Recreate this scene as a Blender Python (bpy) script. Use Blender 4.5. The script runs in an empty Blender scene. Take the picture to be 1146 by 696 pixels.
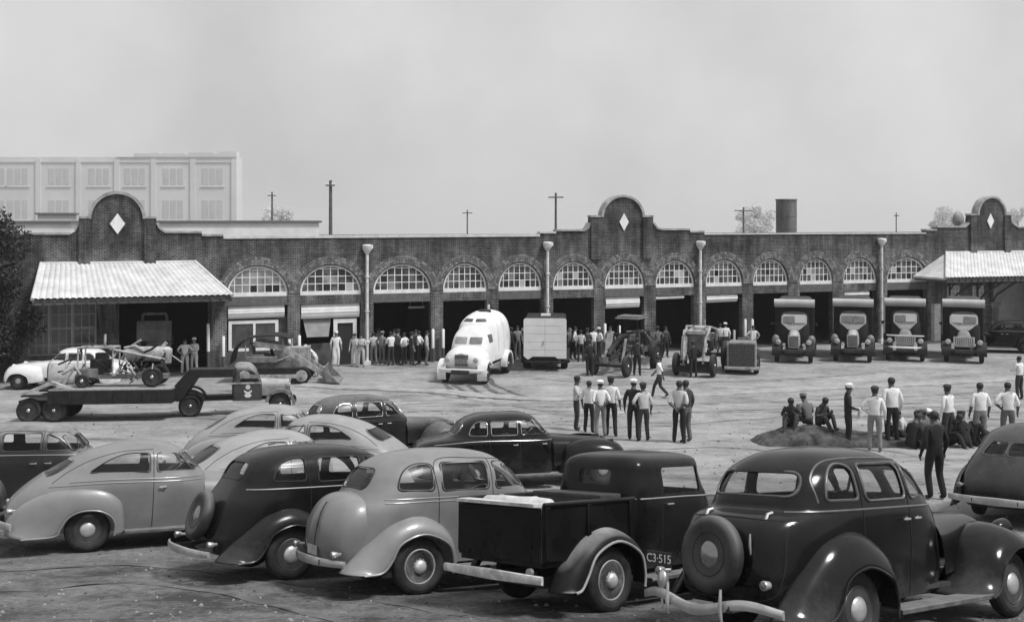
SKYV=7.5; SUNE=3.6; EXPO=0.0; HAZE=0.0003
import bpy, bmesh, math, random
from mathutils import Vector, Matrix, noise
from mathutils.bvhtree import BVHTree
random.seed(7)
scene = bpy.context.scene
COL = scene.collection
PI = math.pi
F, CX, HY, CZ = 1200.0, 573.0, 245.0, 7.63

# ------------------------------------------------------------------ terrain profile
PR = [(-60,6.2),(-20,5.6),(0,4.9),(5,4.35),(7,4.08),(9,3.76),(11,3.37),(13,2.98),(15,2.61),(17,2.30),(19,2.03),(24,1.56),(32,.95),(38,.5),(45,.13),(52,0),(60,0),(110,0),(160,-1),(400,-8),(1500,-22),(3200,-50)]
def g(y, x=0):
    n = len(PR)
    if y <= PR[0][0]: return PR[0][1]
    for i in range(n-1):
        (a,b),(c,d) = PR[i],PR[i+1]
        if y <= c:
            def sl(k):
                if k<=0 or k>=n-1: return 0
                s0=(PR[k][1]-PR[k-1][1])/(PR[k][0]-PR[k-1][0]); s1=(PR[k+1][1]-PR[k][1])/(PR[k+1][0]-PR[k][0])
                return 0 if s0*s1<=0 else 2*s0*s1/(s0+s1)
            h=c-a; t=(y-a)/h; m0=sl(i)*h; m1=sl(i+1)*h
            return (2*t**3-3*t**2+1)*b+(t**3-2*t**2+t)*m0+(-2*t**3+3*t**2)*d+(t**3-t**2)*m1
    return PR[-1][1]
def gp(px, py):
    """ground point seen at a photo pixel"""
    lo, hi = 3.0, 120.0
    for _ in range(50):
        m=(lo+hi)/2
        if CZ-(py-HY)*m/F > g(m): lo=m
        else: hi=m
    return Vector(((px-CX)*lo/F, lo, g(lo)))
def at(px, py, Z): return Vector(((px-CX)*Z/F, Z, CZ-(py-HY)*Z/F))

# ------------------------------------------------------------------ materials (a black and white photograph: greys only)
MATS = {}
def mat(name, v, rough=.6, v2=None, scale=4., bump=0., bscale=None, metal=0., coat=0., detail=4., stretch=(1,1,1), lo=.35, hi=.65, dust=0., dustv=.4, spec=.5, dmin=.2, mud=0., mudv=.2):
    if name in MATS: return MATS[name]
    m = bpy.data.materials.new(name); m.use_nodes = True
    nt = m.node_tree; N = nt.nodes; L = nt.links
    b = N['Principled BSDF']
    b.inputs['Roughness'].default_value = rough; b.inputs['Metallic'].default_value = metal
    b.inputs['Coat Weight'].default_value = coat; b.inputs['Coat Roughness'].default_value = .12
    b.inputs['Specular IOR Level'].default_value = spec
    b.inputs['Base Color'].default_value = (v,v,v,1)
    tc = N.new('ShaderNodeTexCoord'); mp = N.new('ShaderNodeMapping'); mp.inputs['Scale'].default_value = stretch
    L.new(tc.outputs['Object'], mp.inputs['Vector'])
    last = None
    if v2 is not None:
        nz = N.new('ShaderNodeTexNoise'); nz.inputs['Scale'].default_value = scale; nz.inputs['Detail'].default_value = detail
        nz.inputs['Roughness'].default_value = .65
        L.new(mp.outputs[0], nz.inputs['Vector'])
        r = N.new('ShaderNodeValToRGB'); r.color_ramp.elements[0].position = lo; r.color_ramp.elements[1].position = hi
        r.color_ramp.elements[0].color = (v,v,v,1); r.color_ramp.elements[1].color = (v2,v2,v2,1)
        L.new(nz.outputs['Fac'], r.inputs['Fac']); last = r.outputs['Color']
    if dust > 0:
        # dust lies on upward faces
        ge = N.new('ShaderNodeNewGeometry'); sx = N.new('ShaderNodeSeparateXYZ'); L.new(ge.outputs['Normal'], sx.inputs[0])
        mr = N.new('ShaderNodeMapRange'); mr.inputs['From Min'].default_value=dmin; mr.inputs['From Max'].default_value=1.; mr.inputs['To Max'].default_value=dust
        L.new(sx.outputs['Z'], mr.inputs['Value'])
        n2 = N.new('ShaderNodeTexNoise'); n2.inputs['Scale'].default_value=2.2; n2.inputs['Detail'].default_value=6; n2.inputs['Roughness'].default_value=.7
        L.new(tc.outputs['Object'], n2.inputs['Vector'])
        mu = N.new('ShaderNodeMath'); mu.operation='MULTIPLY'; L.new(mr.outputs[0], mu.inputs[0])
        m3 = N.new('ShaderNodeMapRange'); m3.inputs['From Min'].default_value=.3; m3.inputs['From Max'].default_value=.7; m3.inputs['To Min'].default_value=.25
        L.new(n2.outputs['Fac'], m3.inputs['Value']); L.new(m3.outputs[0], mu.inputs[1])
        mx = N.new('ShaderNodeMix'); mx.data_type='RGBA'; mx.inputs['A'].default_value=(v,v,v,1); mx.inputs['B'].default_value=(dustv,dustv,dustv,1)
        if last: L.new(last, mx.inputs['A'])
        L.new(mu.outputs[0], mx.inputs['Factor']); last = mx.outputs['Result']
        rr = N.new('ShaderNodeMapRange'); rr.inputs['To Min'].default_value=rough; rr.inputs['To Max'].default_value=.75
        L.new(mu.outputs[0], rr.inputs['Value']); L.new(rr.outputs[0], b.inputs['Roughness'])
    if mud > 0:
        # dried mud thrown up along the sills
        sz = N.new('ShaderNodeSeparateXYZ'); L.new(tc.outputs['Object'], sz.inputs[0])
        mz = N.new('ShaderNodeMapRange'); mz.inputs['From Min'].default_value=.85; mz.inputs['From Max'].default_value=.25; mz.inputs['To Max'].default_value=.42; L.new(sz.outputs['Z'], mz.inputs['Value'])
        n3 = N.new('ShaderNodeTexNoise'); n3.inputs['Scale'].default_value=3.5; n3.inputs['Detail'].default_value=8; n3.inputs['Roughness'].default_value=.75; L.new(tc.outputs['Object'], n3.inputs['Vector'])
        ad = N.new('ShaderNodeMath'); ad.operation='ADD'; L.new(mz.outputs[0], ad.inputs[0]); L.new(n3.outputs['Fac'], ad.inputs[1])
        m4 = N.new('ShaderNodeMapRange'); m4.inputs['From Min'].default_value=.66; m4.inputs['From Max'].default_value=.98; m4.inputs['To Max'].default_value=mud; L.new(ad.outputs[0], m4.inputs['Value'])
        mx2 = N.new('ShaderNodeMix'); mx2.data_type='RGBA'; mx2.inputs['A'].default_value=(v,v,v,1); mx2.inputs['B'].default_value=(mudv,)*3+(1,)
        if last: L.new(last, mx2.inputs['A'])
        L.new(m4.outputs[0], mx2.inputs['Factor']); last = mx2.outputs['Result']
    if last: L.new(last, b.inputs['Base Color'])
    if bump > 0:
        nb = N.new('ShaderNodeTexNoise'); nb.inputs['Scale'].default_value = bscale or scale*3; nb.inputs['Detail'].default_value = 5
        L.new(mp.outputs[0], nb.inputs['Vector'])
        bp = N.new('ShaderNodeBump'); bp.inputs['Strength'].default_value = bump; bp.inputs['Distance'].default_value = .03
        L.new(nb.outputs['Fac'], bp.inputs['Height']); L.new(bp.outputs[0], b.inputs['Normal'])
    MATS[name] = m
    return m

def glass_mat(name, tint=.75, base=.02, refl=1.):
    m = bpy.data.materials.new(name); m.use_nodes=True; nt=m.node_tree; N=nt.nodes; L=nt.links
    for n in list(N): N.remove(n)
    o=N.new('ShaderNodeOutputMaterial'); mx=N.new('ShaderNodeMixShader'); t=N.new('ShaderNodeBsdfTransparent'); gl=N.new('ShaderNodeBsdfGlossy')
    t.inputs[0].default_value=(tint,)*3+(1,); gl.inputs['Roughness'].default_value=.3; gl.inputs[0].default_value=(refl,)*3+(1,)
    lw=N.new('ShaderNodeLayerWeight'); lw.inputs[0].default_value=.5; pw=N.new('ShaderNodeMath'); pw.operation='POWER'; pw.inputs[1].default_value=4.; L.new(lw.outputs['Facing'],pw.inputs[0]); fr=N.new('ShaderNodeMapRange'); fr.inputs['To Min'].default_value=.02; fr.inputs['To Max'].default_value=.6; L.new(pw.outputs[0],fr.inputs['Value'])
    L.new(fr.outputs[0],mx.inputs[0]); L.new(t.outputs[0],mx.inputs[1]); L.new(gl.outputs[0],mx.inputs[2]); L.new(mx.outputs[0],o.inputs[0])
    MATS[name]=m; return m
GLASS = glass_mat('car_glass', .96, refl=.5)

# ------------------------------------------------------------------ mesh builder
class MB:
    def __init__(s): s.v=[]; s.f=[]; s.m=[]; s.mats=[]; s.cur=0
    def use(s, m):
        if m not in s.mats: s.mats.append(m)
        s.cur = s.mats.index(m); return s
    def add(s, vs, fs, M=None):
        o=len(s.v)
        if M is not None: vs=[M@Vector(p) for p in vs]
        s.v += [tuple(p) for p in vs]
        for f in fs: s.f.append(tuple(i+o for i in f)); s.m.append(s.cur)
        return s
    def box(s, c, d, rz=0, rx=0, ry=0, taper=1.):
        x,y,z=[k/2 for k in d]; t=taper
        vs=[(-x,-y,-z),(x,-y,-z),(x,y,-z),(-x,y,-z),(-x*t,-y*t,z),(x*t,-y*t,z),(x*t,y*t,z),(-x*t,y*t,z)]
        M=Matrix.Translation(c)@Matrix.Rotation(rz,4,'Z')@Matrix.Rotation(ry,4,'Y')@Matrix.Rotation(rx,4,'X')
        return s.add(vs,[(0,3,2,1),(4,5,6,7),(0,1,5,4),(1,2,6,5),(2,3,7,6),(3,0,4,7)],M)
    def span(s, a, b):   # box from min corner to max corner
        return s.box([(p+q)/2 for p,q in zip(a,b)],[abs(q-p) for p,q in zip(a,b)])
    def tube(s, pts, r, n=8, closed=False, caps=True):
        pts=[Vector(p) for p in pts]; k=len(pts); rs=r if isinstance(r,(list,tuple)) else [r]*k
        vs=[]; up=None
        for i,p in enumerate(pts):
            if closed: t=pts[(i+1)%k]-pts[i-1]
            else: t=pts[min(i+1,k-1)]-pts[max(i-1,0)]
            if t.length<1e-9: t=Vector((0,0,1))
            t.normalize()
            if up is None:
                up = Vector((0,0,1)) if abs(t.z)<.9 else Vector((1,0,0))
            a=t.cross(up)
            if a.length<1e-4: a=t.cross(Vector((1,0,0)) if abs(t.x)<.9 else Vector((0,1,0)))
            a.normalize(); b=a.cross(t).normalized(); up=b
            for j in range(n):
                q=2*PI*j/n; vs.append(p+(a*math.cos(q)+b*math.sin(q))*rs[i])
        fs=[]
        for i in range(k if closed else k-1):
            for j in range(n):
                fs.append((i*n+j, i*n+(j+1)%n, ((i+1)%k)*n+(j+1)%n, ((i+1)%k)*n+j))
        if caps and not closed:
            fs.append(tuple(range(n-1,-1,-1))); fs.append(tuple((k-1)*n+j for j in range(n)))
        return s.add(vs,fs)
    def lathe(s, prof, n=24, M=None):   # profile (r, h) about local z
        vs=[];fs=[];k=len(prof)
        for r,h in prof:
            for j in range(n):
                q=2*PI*j/n; vs.append((r*math.cos(q),r*math.sin(q),h))
        for i in range(k-1):
            for j in range(n): fs.append((i*n+j,i*n+(j+1)%n,(i+1)*n+(j+1)%n,(i+1)*n+j))
        if prof[0][0]>1e-4: fs.append(tuple(range(n-1,-1,-1)))
        if prof[-1][0]>1e-4: fs.append(tuple((k-1)*n+j for j in range(n)))
        return s.add(vs,fs,M)
    def grid(s, fn, nu, nv, wrapu=False):
        vs=[fn(i/(nu),j/(nv)) for i in range(nu+1) for j in range(nv+1)]
        fs=[(i*(nv+1)+j,(i+1)*(nv+1)+j,(i+1)*(nv+1)+j+1,i*(nv+1)+j+1) for i in range(nu) for j in range(nv)]
        return s.add(vs,fs)
    def prism(s, poly, d0, d1, M=None):   # poly (x,z) pushed along y from d0 to d1
        n=len(poly)
        vs=[(x,d0,z) for x,z in poly]+[(x,d1,z) for x,z in poly]
        fs=[tuple(range(n)),tuple(range(2*n-1,n-1,-1))]+[(i,i+n,(i+1)%n+n,(i+1)%n) for i in range(n)]
        return s.add(vs,fs,M)
    def mesh(s, name):
        me=bpy.data.meshes.new(name); me.from_pydata(s.v,[],s.f); me.update()
        for m in s.mats: me.materials.append(m)
        if s.mats: me.polygons.foreach_set('material_index', s.m)
        return me
    def build(s, name, m=None, parent=None, smooth=35, bevel=0, weld=False, solid=0, solid_off=-1, recalc=True):
        if m is not None and not s.mats: s.use(m); s.m=[0]*len(s.f)
        me=s.mesh(name)
        if weld or recalc:
            bm=bmesh.new(); bm.from_mesh(me)
            if weld: bmesh.ops.remove_doubles(bm, verts=bm.verts, dist=1e-4)
            if recalc: bmesh.ops.recalc_face_normals(bm, faces=bm.faces)
            bm.to_mesh(me); bm.free()
        if smooth:
            me.polygons.foreach_set('use_smooth',[True]*len(me.polygons)); me.set_sharp_from_angle(angle=math.radians(smooth))
        o=bpy.data.objects.new(name, me); COL.objects.link(o)
        if parent: o.parent=parent
        if solid:
            md=o.modifiers.new('solid','SOLIDIFY'); md.thickness=solid; md.offset=solid_off
        if bevel:
            md=o.modifiers.new('bevel','BEVEL'); md.width=bevel; md.segments=2; md.limit_method='ANGLE'; md.angle_limit=math.radians(40)
            md.harden_normals=False
        return o
def tag(o, label=None, cat=None, group=None, kind=None):
    if label: o['label']=label
    if cat: o['category']=cat
    if group: o['group']=group
    if kind: o['kind']=kind
    return o
def empty(name, loc=(0,0,0), rz=0, **k):
    o=bpy.data.objects.new(name,None); COL.objects.link(o); o.location=loc; o.rotation_euler=(0,0,rz)
    o.empty_display_size=.2
    return tag(o,**k)
def copy_tree(o, parent=None):
    c=o.copy(); COL.objects.link(c); c.parent=parent
    for ch in list(o.children): copy_tree(ch,c)
    return c
def catmull(P, n):
    """smooth curve through the control points, n samples per span"""
    P=[Vector(p) for p in P]; out=[]
    for i in range(len(P)-1):
        p1,p2=P[i],P[i+1]; p0=P[i-1] if i else p1*2-p2; p3=P[i+2] if i+2<len(P) else p2*2-p1
        for k in range(n):
            t=k/n; out.append(.5*((2*p1)+(p2-p0)*t+(2*p0-5*p1+4*p2-p3)*t*t+(3*p1-p0-3*p2+p3)*t**3))
    out.append(P[-1]); return out
def rounded(poly, rad, n=5):
    """polygon (2d) with rounded corners; rad number or list"""
    k=len(poly); out=[]
    for i in range(k):
        r=rad[i] if isinstance(rad,(list,tuple)) else rad
        p=Vector(poly[i]); a=Vector(poly[i-1])-p; b=Vector(poly[(i+1)%k])-p
        la,lb=a.length,b.length; d=min(r,la*.49,lb*.49)
        A=p+a/la*d; B=p+b/lb*d
        for j in range(n+1):
            t=j/n; out.append(tuple(A*(1-t)**2+p*2*t*(1-t)+B*t*t))
    return out
def evaluated(o):
    dg=bpy.context.evaluated_depsgraph_get(); dg.update()
    return bpy.data.meshes.new_from_object(o.evaluated_get(dg))

# ------------------------------------------------------------------ world, sun, camera
world=bpy.data.worlds.new("World"); scene.world=world; world.use_nodes=True
nt=world.node_tree; N=nt.nodes; L=nt.links; bg=N['Background']
SUN_EL, SUN_AZ = math.radians(58), math.radians(115)
tc=N.new('ShaderNodeTexCoord'); sx=N.new('ShaderNodeSeparateXYZ'); cb=N.new('ShaderNodeCombineXYZ'); mxz=N.new('ShaderNodeMath'); mxz.operation='MAXIMUM'; mxz.inputs[1].default_value=.03
L.new(tc.outputs['Generated'],sx.inputs[0]); L.new(sx.outputs[0],cb.inputs[0]); L.new(sx.outputs[1],cb.inputs[1]); L.new(sx.outputs[2],mxz.inputs[0]); L.new(mxz.outputs[0],cb.inputs[2])
sky=N.new('ShaderNodeTexSky'); sky.sky_type='NISHITA'; sky.sun_disc=False; sky.sun_elevation=SUN_EL; sky.sun_rotation=SUN_AZ; sky.dust_density=4; sky.air_density=1.2
L.new(cb.outputs[0],sky.inputs['Vector'])
bw=N.new('ShaderNodeRGBToBW'); L.new(sky.outputs[0],bw.inputs[0])
# overcast veil
nz=N.new('ShaderNodeTexNoise'); nz.inputs['Scale'].default_value=4.5; nz.inputs['Detail'].default_value=6; L.new(cb.outputs[0],nz.inputs['Vector'])
mr=N.new('ShaderNodeMapRange'); mr.inputs['To Min'].default_value=SKYV*.84; mr.inputs['To Max'].default_value=SKYV*1.13; mr.inputs['From Min'].default_value=.3; mr.inputs['From Max'].default_value=.7
L.new(nz.outputs['Fac'],mr.inputs['Value'])
mm=N.new('ShaderNodeMix'); mm.data_type='FLOAT'; mm.inputs['Factor'].default_value=.82
L.new(bw.outputs[0],mm.inputs['A']); L.new(mr.outputs[0],mm.inputs['B'])
L.new(mm.outputs['Result'],bg.inputs['Color']); bg.inputs['Strength'].default_value=.1
sd=bpy.data.lights.new('sun','SUN'); sd.energy=SUNE; sd.angle=math.radians(11); so=bpy.data.objects.new('sun',sd); COL.objects.link(so)
dirv=Vector((math.sin(SUN_AZ)*math.cos(SUN_EL),math.cos(SUN_AZ)*math.cos(SUN_EL),math.sin(SUN_EL)))
so.rotation_euler=dirv.to_track_quat('Z','Y').to_euler(); so.location=(20,20,60)
cd=bpy.data.cameras.new('camera'); cam=bpy.data.objects.new('camera',cd); COL.objects.link(cam); scene.camera=cam
cam.location=(0,0,CZ); cam.rotation_euler=(PI/2,0,0); cd.sensor_width=36; cd.lens=36*F/1146; cd.shift_y=-(348-HY)/1146; cd.clip_end=8000; cd.clip_start=.1
scene.view_settings.view_transform='Standard'; scene.view_settings.look='None'; scene.view_settings.exposure=EXPO; scene.view_settings.gamma=1

# ------------------------------------------------------------------ ground
def ground_mat():
    m=bpy.data.materials.new('dirt_ground'); m.use_nodes=True; nt=m.node_tree; N=nt.nodes; L=nt.links; b=N['Principled BSDF']
    b.inputs['Roughness'].default_value=.95; b.inputs['Specular IOR Level'].default_value=.2
    tc=N.new('ShaderNodeTexCoord'); sp=N.new('ShaderNodeSeparateXYZ'); L.new(tc.outputs['Object'],sp.inputs[0])
    def noi(sc,det=5,ro=.6,st=(1,1,1),rot=0):
        mp=N.new('ShaderNodeMapping'); mp.inputs['Scale'].default_value=st; mp.inputs['Rotation'].default_value=(0,0,rot); L.new(tc.outputs['Object'],mp.inputs[0])
        n=N.new('ShaderNodeTexNoise'); n.inputs['Scale'].default_value=sc; n.inputs['Detail'].default_value=det; n.inputs['Roughness'].default_value=ro; L.new(mp.outputs[0],n.inputs['Vector']); return n.outputs['Fac']
    def ramp(f,a,b_,va,vb):
        r=N.new('ShaderNodeMapRange'); r.inputs['From Min'].default_value=a; r.inputs['From Max'].default_value=b_; r.inputs['To Min'].default_value=va; r.inputs['To Max'].default_value=vb; L.new(f,r.inputs['Value']); return r.outputs[0]
    def mth(op,a,b_):
        n=N.new('ShaderNodeMath'); n.operation=op
        for i,q in enumerate((a,b_)):
            if isinstance(q,(int,float)): n.inputs[i].default_value=q
            else: L.new(q,n.inputs[i])
        return n.outputs[0]
    # gravel lot (near) to pale worn dirt (mid) by distance down the yard, border broken by noise
    yy=mth('ADD',sp.outputs['Y'],ramp(noi(.25,4),.3,.7,-4,4))
    f=ramp(yy,17,26,0,1)
    lot=mth('ADD',ramp(noi(.55,8,.78),.32,.68,.03,.20),ramp(noi(9,6,.85),.35,.7,-.04,.08))
    mid=mth('ADD',ramp(noi(.3,9,.75,(1,1.3,1),.1),.3,.7,.17,.40),ramp(noi(5,5,.8),.35,.7,-.05,.06))
    streak=ramp(noi(.9,8,.75,(.25,.9,1),.12),.52,.74,0,-.14)
    mid=mth('ADD',mid,streak)
    mx=N.new('ShaderNodeMix'); mx.data_type='FLOAT'; L.new(f,mx.inputs['Factor']); L.new(lot,mx.inputs['A']); L.new(mid,mx.inputs['B'])
    yard=mth('ADD',mx.outputs['Result'],ramp(noi(.5,7,.7,(1,1.6,1)),.5,.72,0,-.1))
    yard=mth('MAXIMUM',yard,.05)
    cmb=N.new('ShaderNodeCombineColor'); [L.new(yard,cmb.inputs[i]) for i in range(3)]
    L.new(cmb.outputs[0],b.inputs['Base Color'])
    bp=N.new('ShaderNodeBump'); bp.inputs['Strength'].default_value=1.; bp.inputs['Distance'].default_value=.08
    h=mth('ADD',mth('MULTIPLY',noi(1.3,6),.9),mth('MULTIPLY',noi(14,4,.7),.45)); L.new(h,bp.inputs['Height']); L.new(bp.outputs[0],b.inputs['Normal'])
    return m
GM=ground_mat()
xs=[-3000,-1200,-400,-150,-70]+[-40+i*.5 for i in range(161)]+[70,150,400,1200,3000]
ys=[-60,-30,-15,-5,0,3,5,6]+[6.5+i*.35 for i in range(154)]+[62,66,72,80,95,110,130,160,220,300,400,600,900,1500,2200,3200]
mb=MB(); vs=[]
def bumpz(x,y):
    if y<6 or y>56 or abs(x)>40: return 0
    return .05*(noise.noise(Vector((x*.45,y*.45,0))))+.03*noise.noise(Vector((x*1.3,y*1.6,3)))
for x in xs:
    for y in ys: vs.append((x,y,g(y)+bumpz(x,y)))
ny=len(ys)
mb.add(vs,[(i*ny+j,(i+1)*ny+j,(i+1)*ny+j+1,i*ny+j+1) for i in range(len(xs)-1) for j in range(ny-1)])
o=mb.build('ground',GM,smooth=60,recalc=False); tag(o,kind='structure')
def gz(x,y): return g(y)+bumpz(x,y)

# low kerb line along the far edge of the road (the dark seam running across the yard)
def kerb():
    pts=[gp(px,py) for px,py in [(330,433),(420,437),(520,443),(600,449),(700,447),(800,443),(900,438),(1000,433),(1080,430),(1160,425),(1300,420)]]
    c=catmull([(p.x,p.y,0) for p in pts],8); mb=MB()
    for a,b_ in ((0,.0),):
        n=len(c); vs=[]
        for i,p in enumerate(c):
            t=(c[min(i+1,n-1)]-c[max(i-1,0)]).normalized(); s=Vector((-t.y,t.x,0))
            z=gz(p.x,p.y)
            for off,dz in ((-.10,-.05),(-.08,.06),(.10,.08),(1.2,.03),(1.6,-.1)):
                q=p+s*off; vs.append((q.x,q.y,gz(q.x,q.y)+dz))
        mb.add(vs,[(i*5+j,(i+1)*5+j,(i+1)*5+j+1,i*5+j+1) for i in range(n-1) for j in range(4)])
    o=mb.build('kerb',mat('kerb_dirt',.22,.95,.36,2.,.6,8.)); tag(o,kind='structure')
kerb()
# tyre tracks, wheel ruts pressed in by the tank truck
def ribbon(name,pix,w,m,dz=.006,ntile=10):
    pts=[gp(*p) for p in pix]; c=catmull([(p.x,p.y,0) for p in pts],ntile); n=len(c); mb=MB(); vs=[]
    for i,p in enumerate(c):
        t=(c[min(i+1,n-1)]-c[max(i-1,0)]).normalized(); s=Vector((-t.y,t.x,0)); ww=w*(.75+.5*noise.noise(p*1.7))
        for k in (-1,-.33,.33,1):
            q=p+s*ww*k*.5; vs.append((q.x,q.y,gz(q.x,q.y)+dz+.012))
    mb.add(vs,[(i*4+j,(i+1)*4+j,(i+1)*4+j+1,i*4+j+1) for i in range(n-1) for j in range(3)])
    o=mb.build(name,m,recalc=False); tag(o,kind='structure')
trk=mat('rut_soil',.04,.9,.15,5.,.5,12.)
for pix in ([(497,428),(504,436),(520,445)],[(506,430),(518,437),(541,446)],[(524,431),(533,437),(556,447)],[(541,428),(551,437),(583,449)],[(548,424),(556,432),(590,444),(630,448)]):
    ribbon('wheel_rut',pix,.28,trk)
for w_,pix in ((.30,[(330,470),(460,452),(620,455),(800,452),(1000,444),(1150,438)]),(.30,[(330,482),(460,461),(620,464),(800,460),(1000,452),(1150,446)]),(.26,[(560,470),(700,478),(850,468),(1000,458),(1150,462)]),(.26,[(820,515),(900,500),(1000,505),(1060,520)]),(.22,[(0,640),(160,632),(330,655),(520,690)]),(.22,[(0,662),(150,652),(300,676),(400,700)]),(.24,[(350,428),(430,434),(560,452),(640,466)]),(.24,[(600,424),(700,430),(850,426),(980,418)])):
    ribbon('wheel_rut',pix,w_,mat('worn_rut',.10 if pix[0][1]<600 else .05,.95,.26 if pix[0][1]<600 else .13,2.2,.6,9.) if pix[0][1]<600 else mat('lot_rut',.05,.95,.14,2.2,.6,9.),-.004)
for pix in ([(640,470),(760,462),(900,460),(1146,452)],[(700,505),(800,500),(870,505)],[(840,470),(1000,466),(1146,470)]):
    ribbon('wheel_rut',pix,.16,mat('faint_rut',.2,.95,.3,3.,.5,9.),.002)

# loose stones, clods and bits of litter on the lot: nobody could count them
def litter():
    mb=MB(); ms=[mat('stone_pale',.36,.9),mat('stone_dark',.08,.9),mat('stone_grey',.25,.9)]
    rnd=random.Random(3)
    for i in range(5200):
        y=8+34*rnd.random()**1.7; x=(rnd.random()*2-1)*(y*.52+1); s=(.006+.018*rnd.random()**3)*(1.5 if y>20 else 1.1)
        if rnd.random()<.003: s*=1.8
        mb.use(ms[0] if rnd.random()<.06 else ms[1 if rnd.random()<.5 else 2])
        mb.box((x,y,gz(x,y)+s*.3),(s*2.2,s*(1.2+rnd.random()),s*1.1),rz=rnd.random()*3,rx=rnd.random()*.4,taper=.6)
    o=mb.build('gravel',smooth=0,recalc=False); tag(o,'loose stones and clods strewn over the dirt lot','gravel',kind='stuff')
litter()
# ------------------------------------------------------------------ the brick garage building
TH=math.atan2(.3101,.9507)
def s_at(px,off=0):
    k=(px-CX)/F   # -2.56+.9507s-.3101off = k(58+.3101s+.9507off)
    return (k*(58+.9507*off)+2.56+.3101*off)/(.9507-.3101*k)
def Zs(s,off=0): return 58+.3101*s+.9507*off
def z_at(px,py,off=0): return CZ-(py-HY)*Zs(s_at(px,off),off)/F
B=empty('garage_building',(-2.56,58,0),TH,label='long dark brick garage with arched windows, curved gables and open vehicle bays',cat='building')

def brick_mat():
    m=bpy.data.materials.new('dark_brick'); m.use_nodes=True; nt=m.node_tree; N=nt.nodes; L=nt.links; b=N['Principled BSDF']
    b.inputs['Roughness'].default_value=.9; b.inputs['Specular IOR Level'].default_value=.2
    tc=N.new('ShaderNodeTexCoord'); sp=N.new('ShaderNodeSeparateXYZ'); cb=N.new('ShaderNodeCombineXYZ'); L.new(tc.outputs['Object'],sp.inputs[0])
    L.new(sp.outputs['X'],cb.inputs[0]); L.new(sp.outputs['Z'],cb.inputs[1])
    br=N.new('ShaderNodeTexBrick'); L.new(cb.outputs[0],br.inputs['Vector']); br.inputs['Scale'].default_value=1
    br.inputs['Brick Width'].default_value=.23; br.inputs['Row Height'].default_value=.085; br.inputs['Mortar Size'].default_value=.011; br.inputs['Mortar Smooth'].default_value=.3
    br.inputs['Color1'].default_value=(.06,)*3+(1,); br.inputs['Color2'].default_value=(.13,)*3+(1,); br.inputs['Mortar'].default_value=(.26,)*3+(1,); br.inputs['Bias'].default_value=-.1
    def noi(sc,det,st,a,b_,va,vb):
        mp=N.new('ShaderNodeMapping'); mp.inputs['Scale'].default_value=st; L.new(tc.outputs['Object'],mp.inputs[0])
        n=N.new('ShaderNodeTexNoise'); n.inputs['Scale'].default_value=sc; n.inputs['Detail'].default_value=det; n.inputs['Roughness'].default_value=.7; L.new(mp.outputs[0],n.inputs['Vector'])
        r=N.new('ShaderNodeMapRange'); r.inputs['From Min'].default_value=a; r.inputs['From Max'].default_value=b_; r.inputs['To Min'].default_value=va; r.inputs['To Max'].default_value=vb; L.new(n.outputs['Fac'],r.inputs['Value']); return r.outputs[0]
    a=noi(.6,7,(1,1,1),.34,.66,.4,1.6)
    c=noi(1.1,6,(1.6,1,.28),.4,.62,.5,1.2)       # rain streaks down from the coping
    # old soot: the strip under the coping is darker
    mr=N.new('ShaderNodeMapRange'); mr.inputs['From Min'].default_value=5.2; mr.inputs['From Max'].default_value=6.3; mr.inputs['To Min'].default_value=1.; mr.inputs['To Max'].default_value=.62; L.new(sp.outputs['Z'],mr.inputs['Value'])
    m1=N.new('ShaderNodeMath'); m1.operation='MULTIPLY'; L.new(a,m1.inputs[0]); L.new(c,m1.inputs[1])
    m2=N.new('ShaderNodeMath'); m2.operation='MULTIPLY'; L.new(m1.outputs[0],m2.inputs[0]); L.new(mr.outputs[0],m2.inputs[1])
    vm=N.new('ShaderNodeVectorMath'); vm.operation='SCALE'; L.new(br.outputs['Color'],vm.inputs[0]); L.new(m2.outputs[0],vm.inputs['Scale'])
    L.new(vm.outputs[0],b.inputs['Base Color'])
    bp=N.new('ShaderNodeBump'); bp.inputs['Strength'].default_value=.5; bp.inputs['Distance'].default_value=.01; bp.invert=True; L.new(br.outputs['Fac'],bp.inputs['Height']); L.new(bp.outputs[0],b.inputs['Normal'])
    MATS['dark_brick']=m; return m
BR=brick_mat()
WHITE=mat('white_paint',.82,.6,.68,3.,.15,20.,stretch=(1,1,.3))
CONC=mat('coping_concrete',.42,.85,.2,2.5,.3,14.)
COPW=mat('pale_coping',.62,.8,.45,2.,.2,14.)
DARKW=mat('dark_timber',.05,.8,.09,5.,.3,20.)
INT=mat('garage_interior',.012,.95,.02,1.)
TIN=mat('galvanized_tin',.45,.45,.3,2.,.1,9.,metal=.3)

# roofline control points in photo pixels
def arcpts(cx,cy,r,ry,n=22): return [(cx-r*math.cos(PI*i/n),cy-ry*math.sin(PI*i/n)) for i in range(n+1)]
TOP=[(-160,265),(32,262.5),(78,262.5),(84,259),(88,252),(88.1,244.5),(101.8,244.5)]+arcpts(131,245,29,28)+[(160.2,244.5),(175,244.5),(175.1,250),(178,256),(185,260.5),(226,260.5),(226.1,264),(250,264),(250.1,267),(604,264.5),(604.1,261),(622,261),(622.1,258.5),(655,258.5),(659,255),(661,250),(661.1,243),(674.5,243)]+arcpts(697,243,22,22.5)+[(719.3,243),(731,243),(731.1,250),(735,256),(740,257.5),(772,257.5),(772.1,260),(788,260),(788.1,262.5),(1036,261.5),(1036.1,258),(1048,258),(1048.1,254.5),(1080,254.5),(1085,250),(1086.1,241),(1094.5,241)]+arcpts(1109.5,241,14.7,19.5)+[(1124.5,241),(1132,241),(1132.1,250),(1140,255),(1180,255),(1330,256)]
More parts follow.
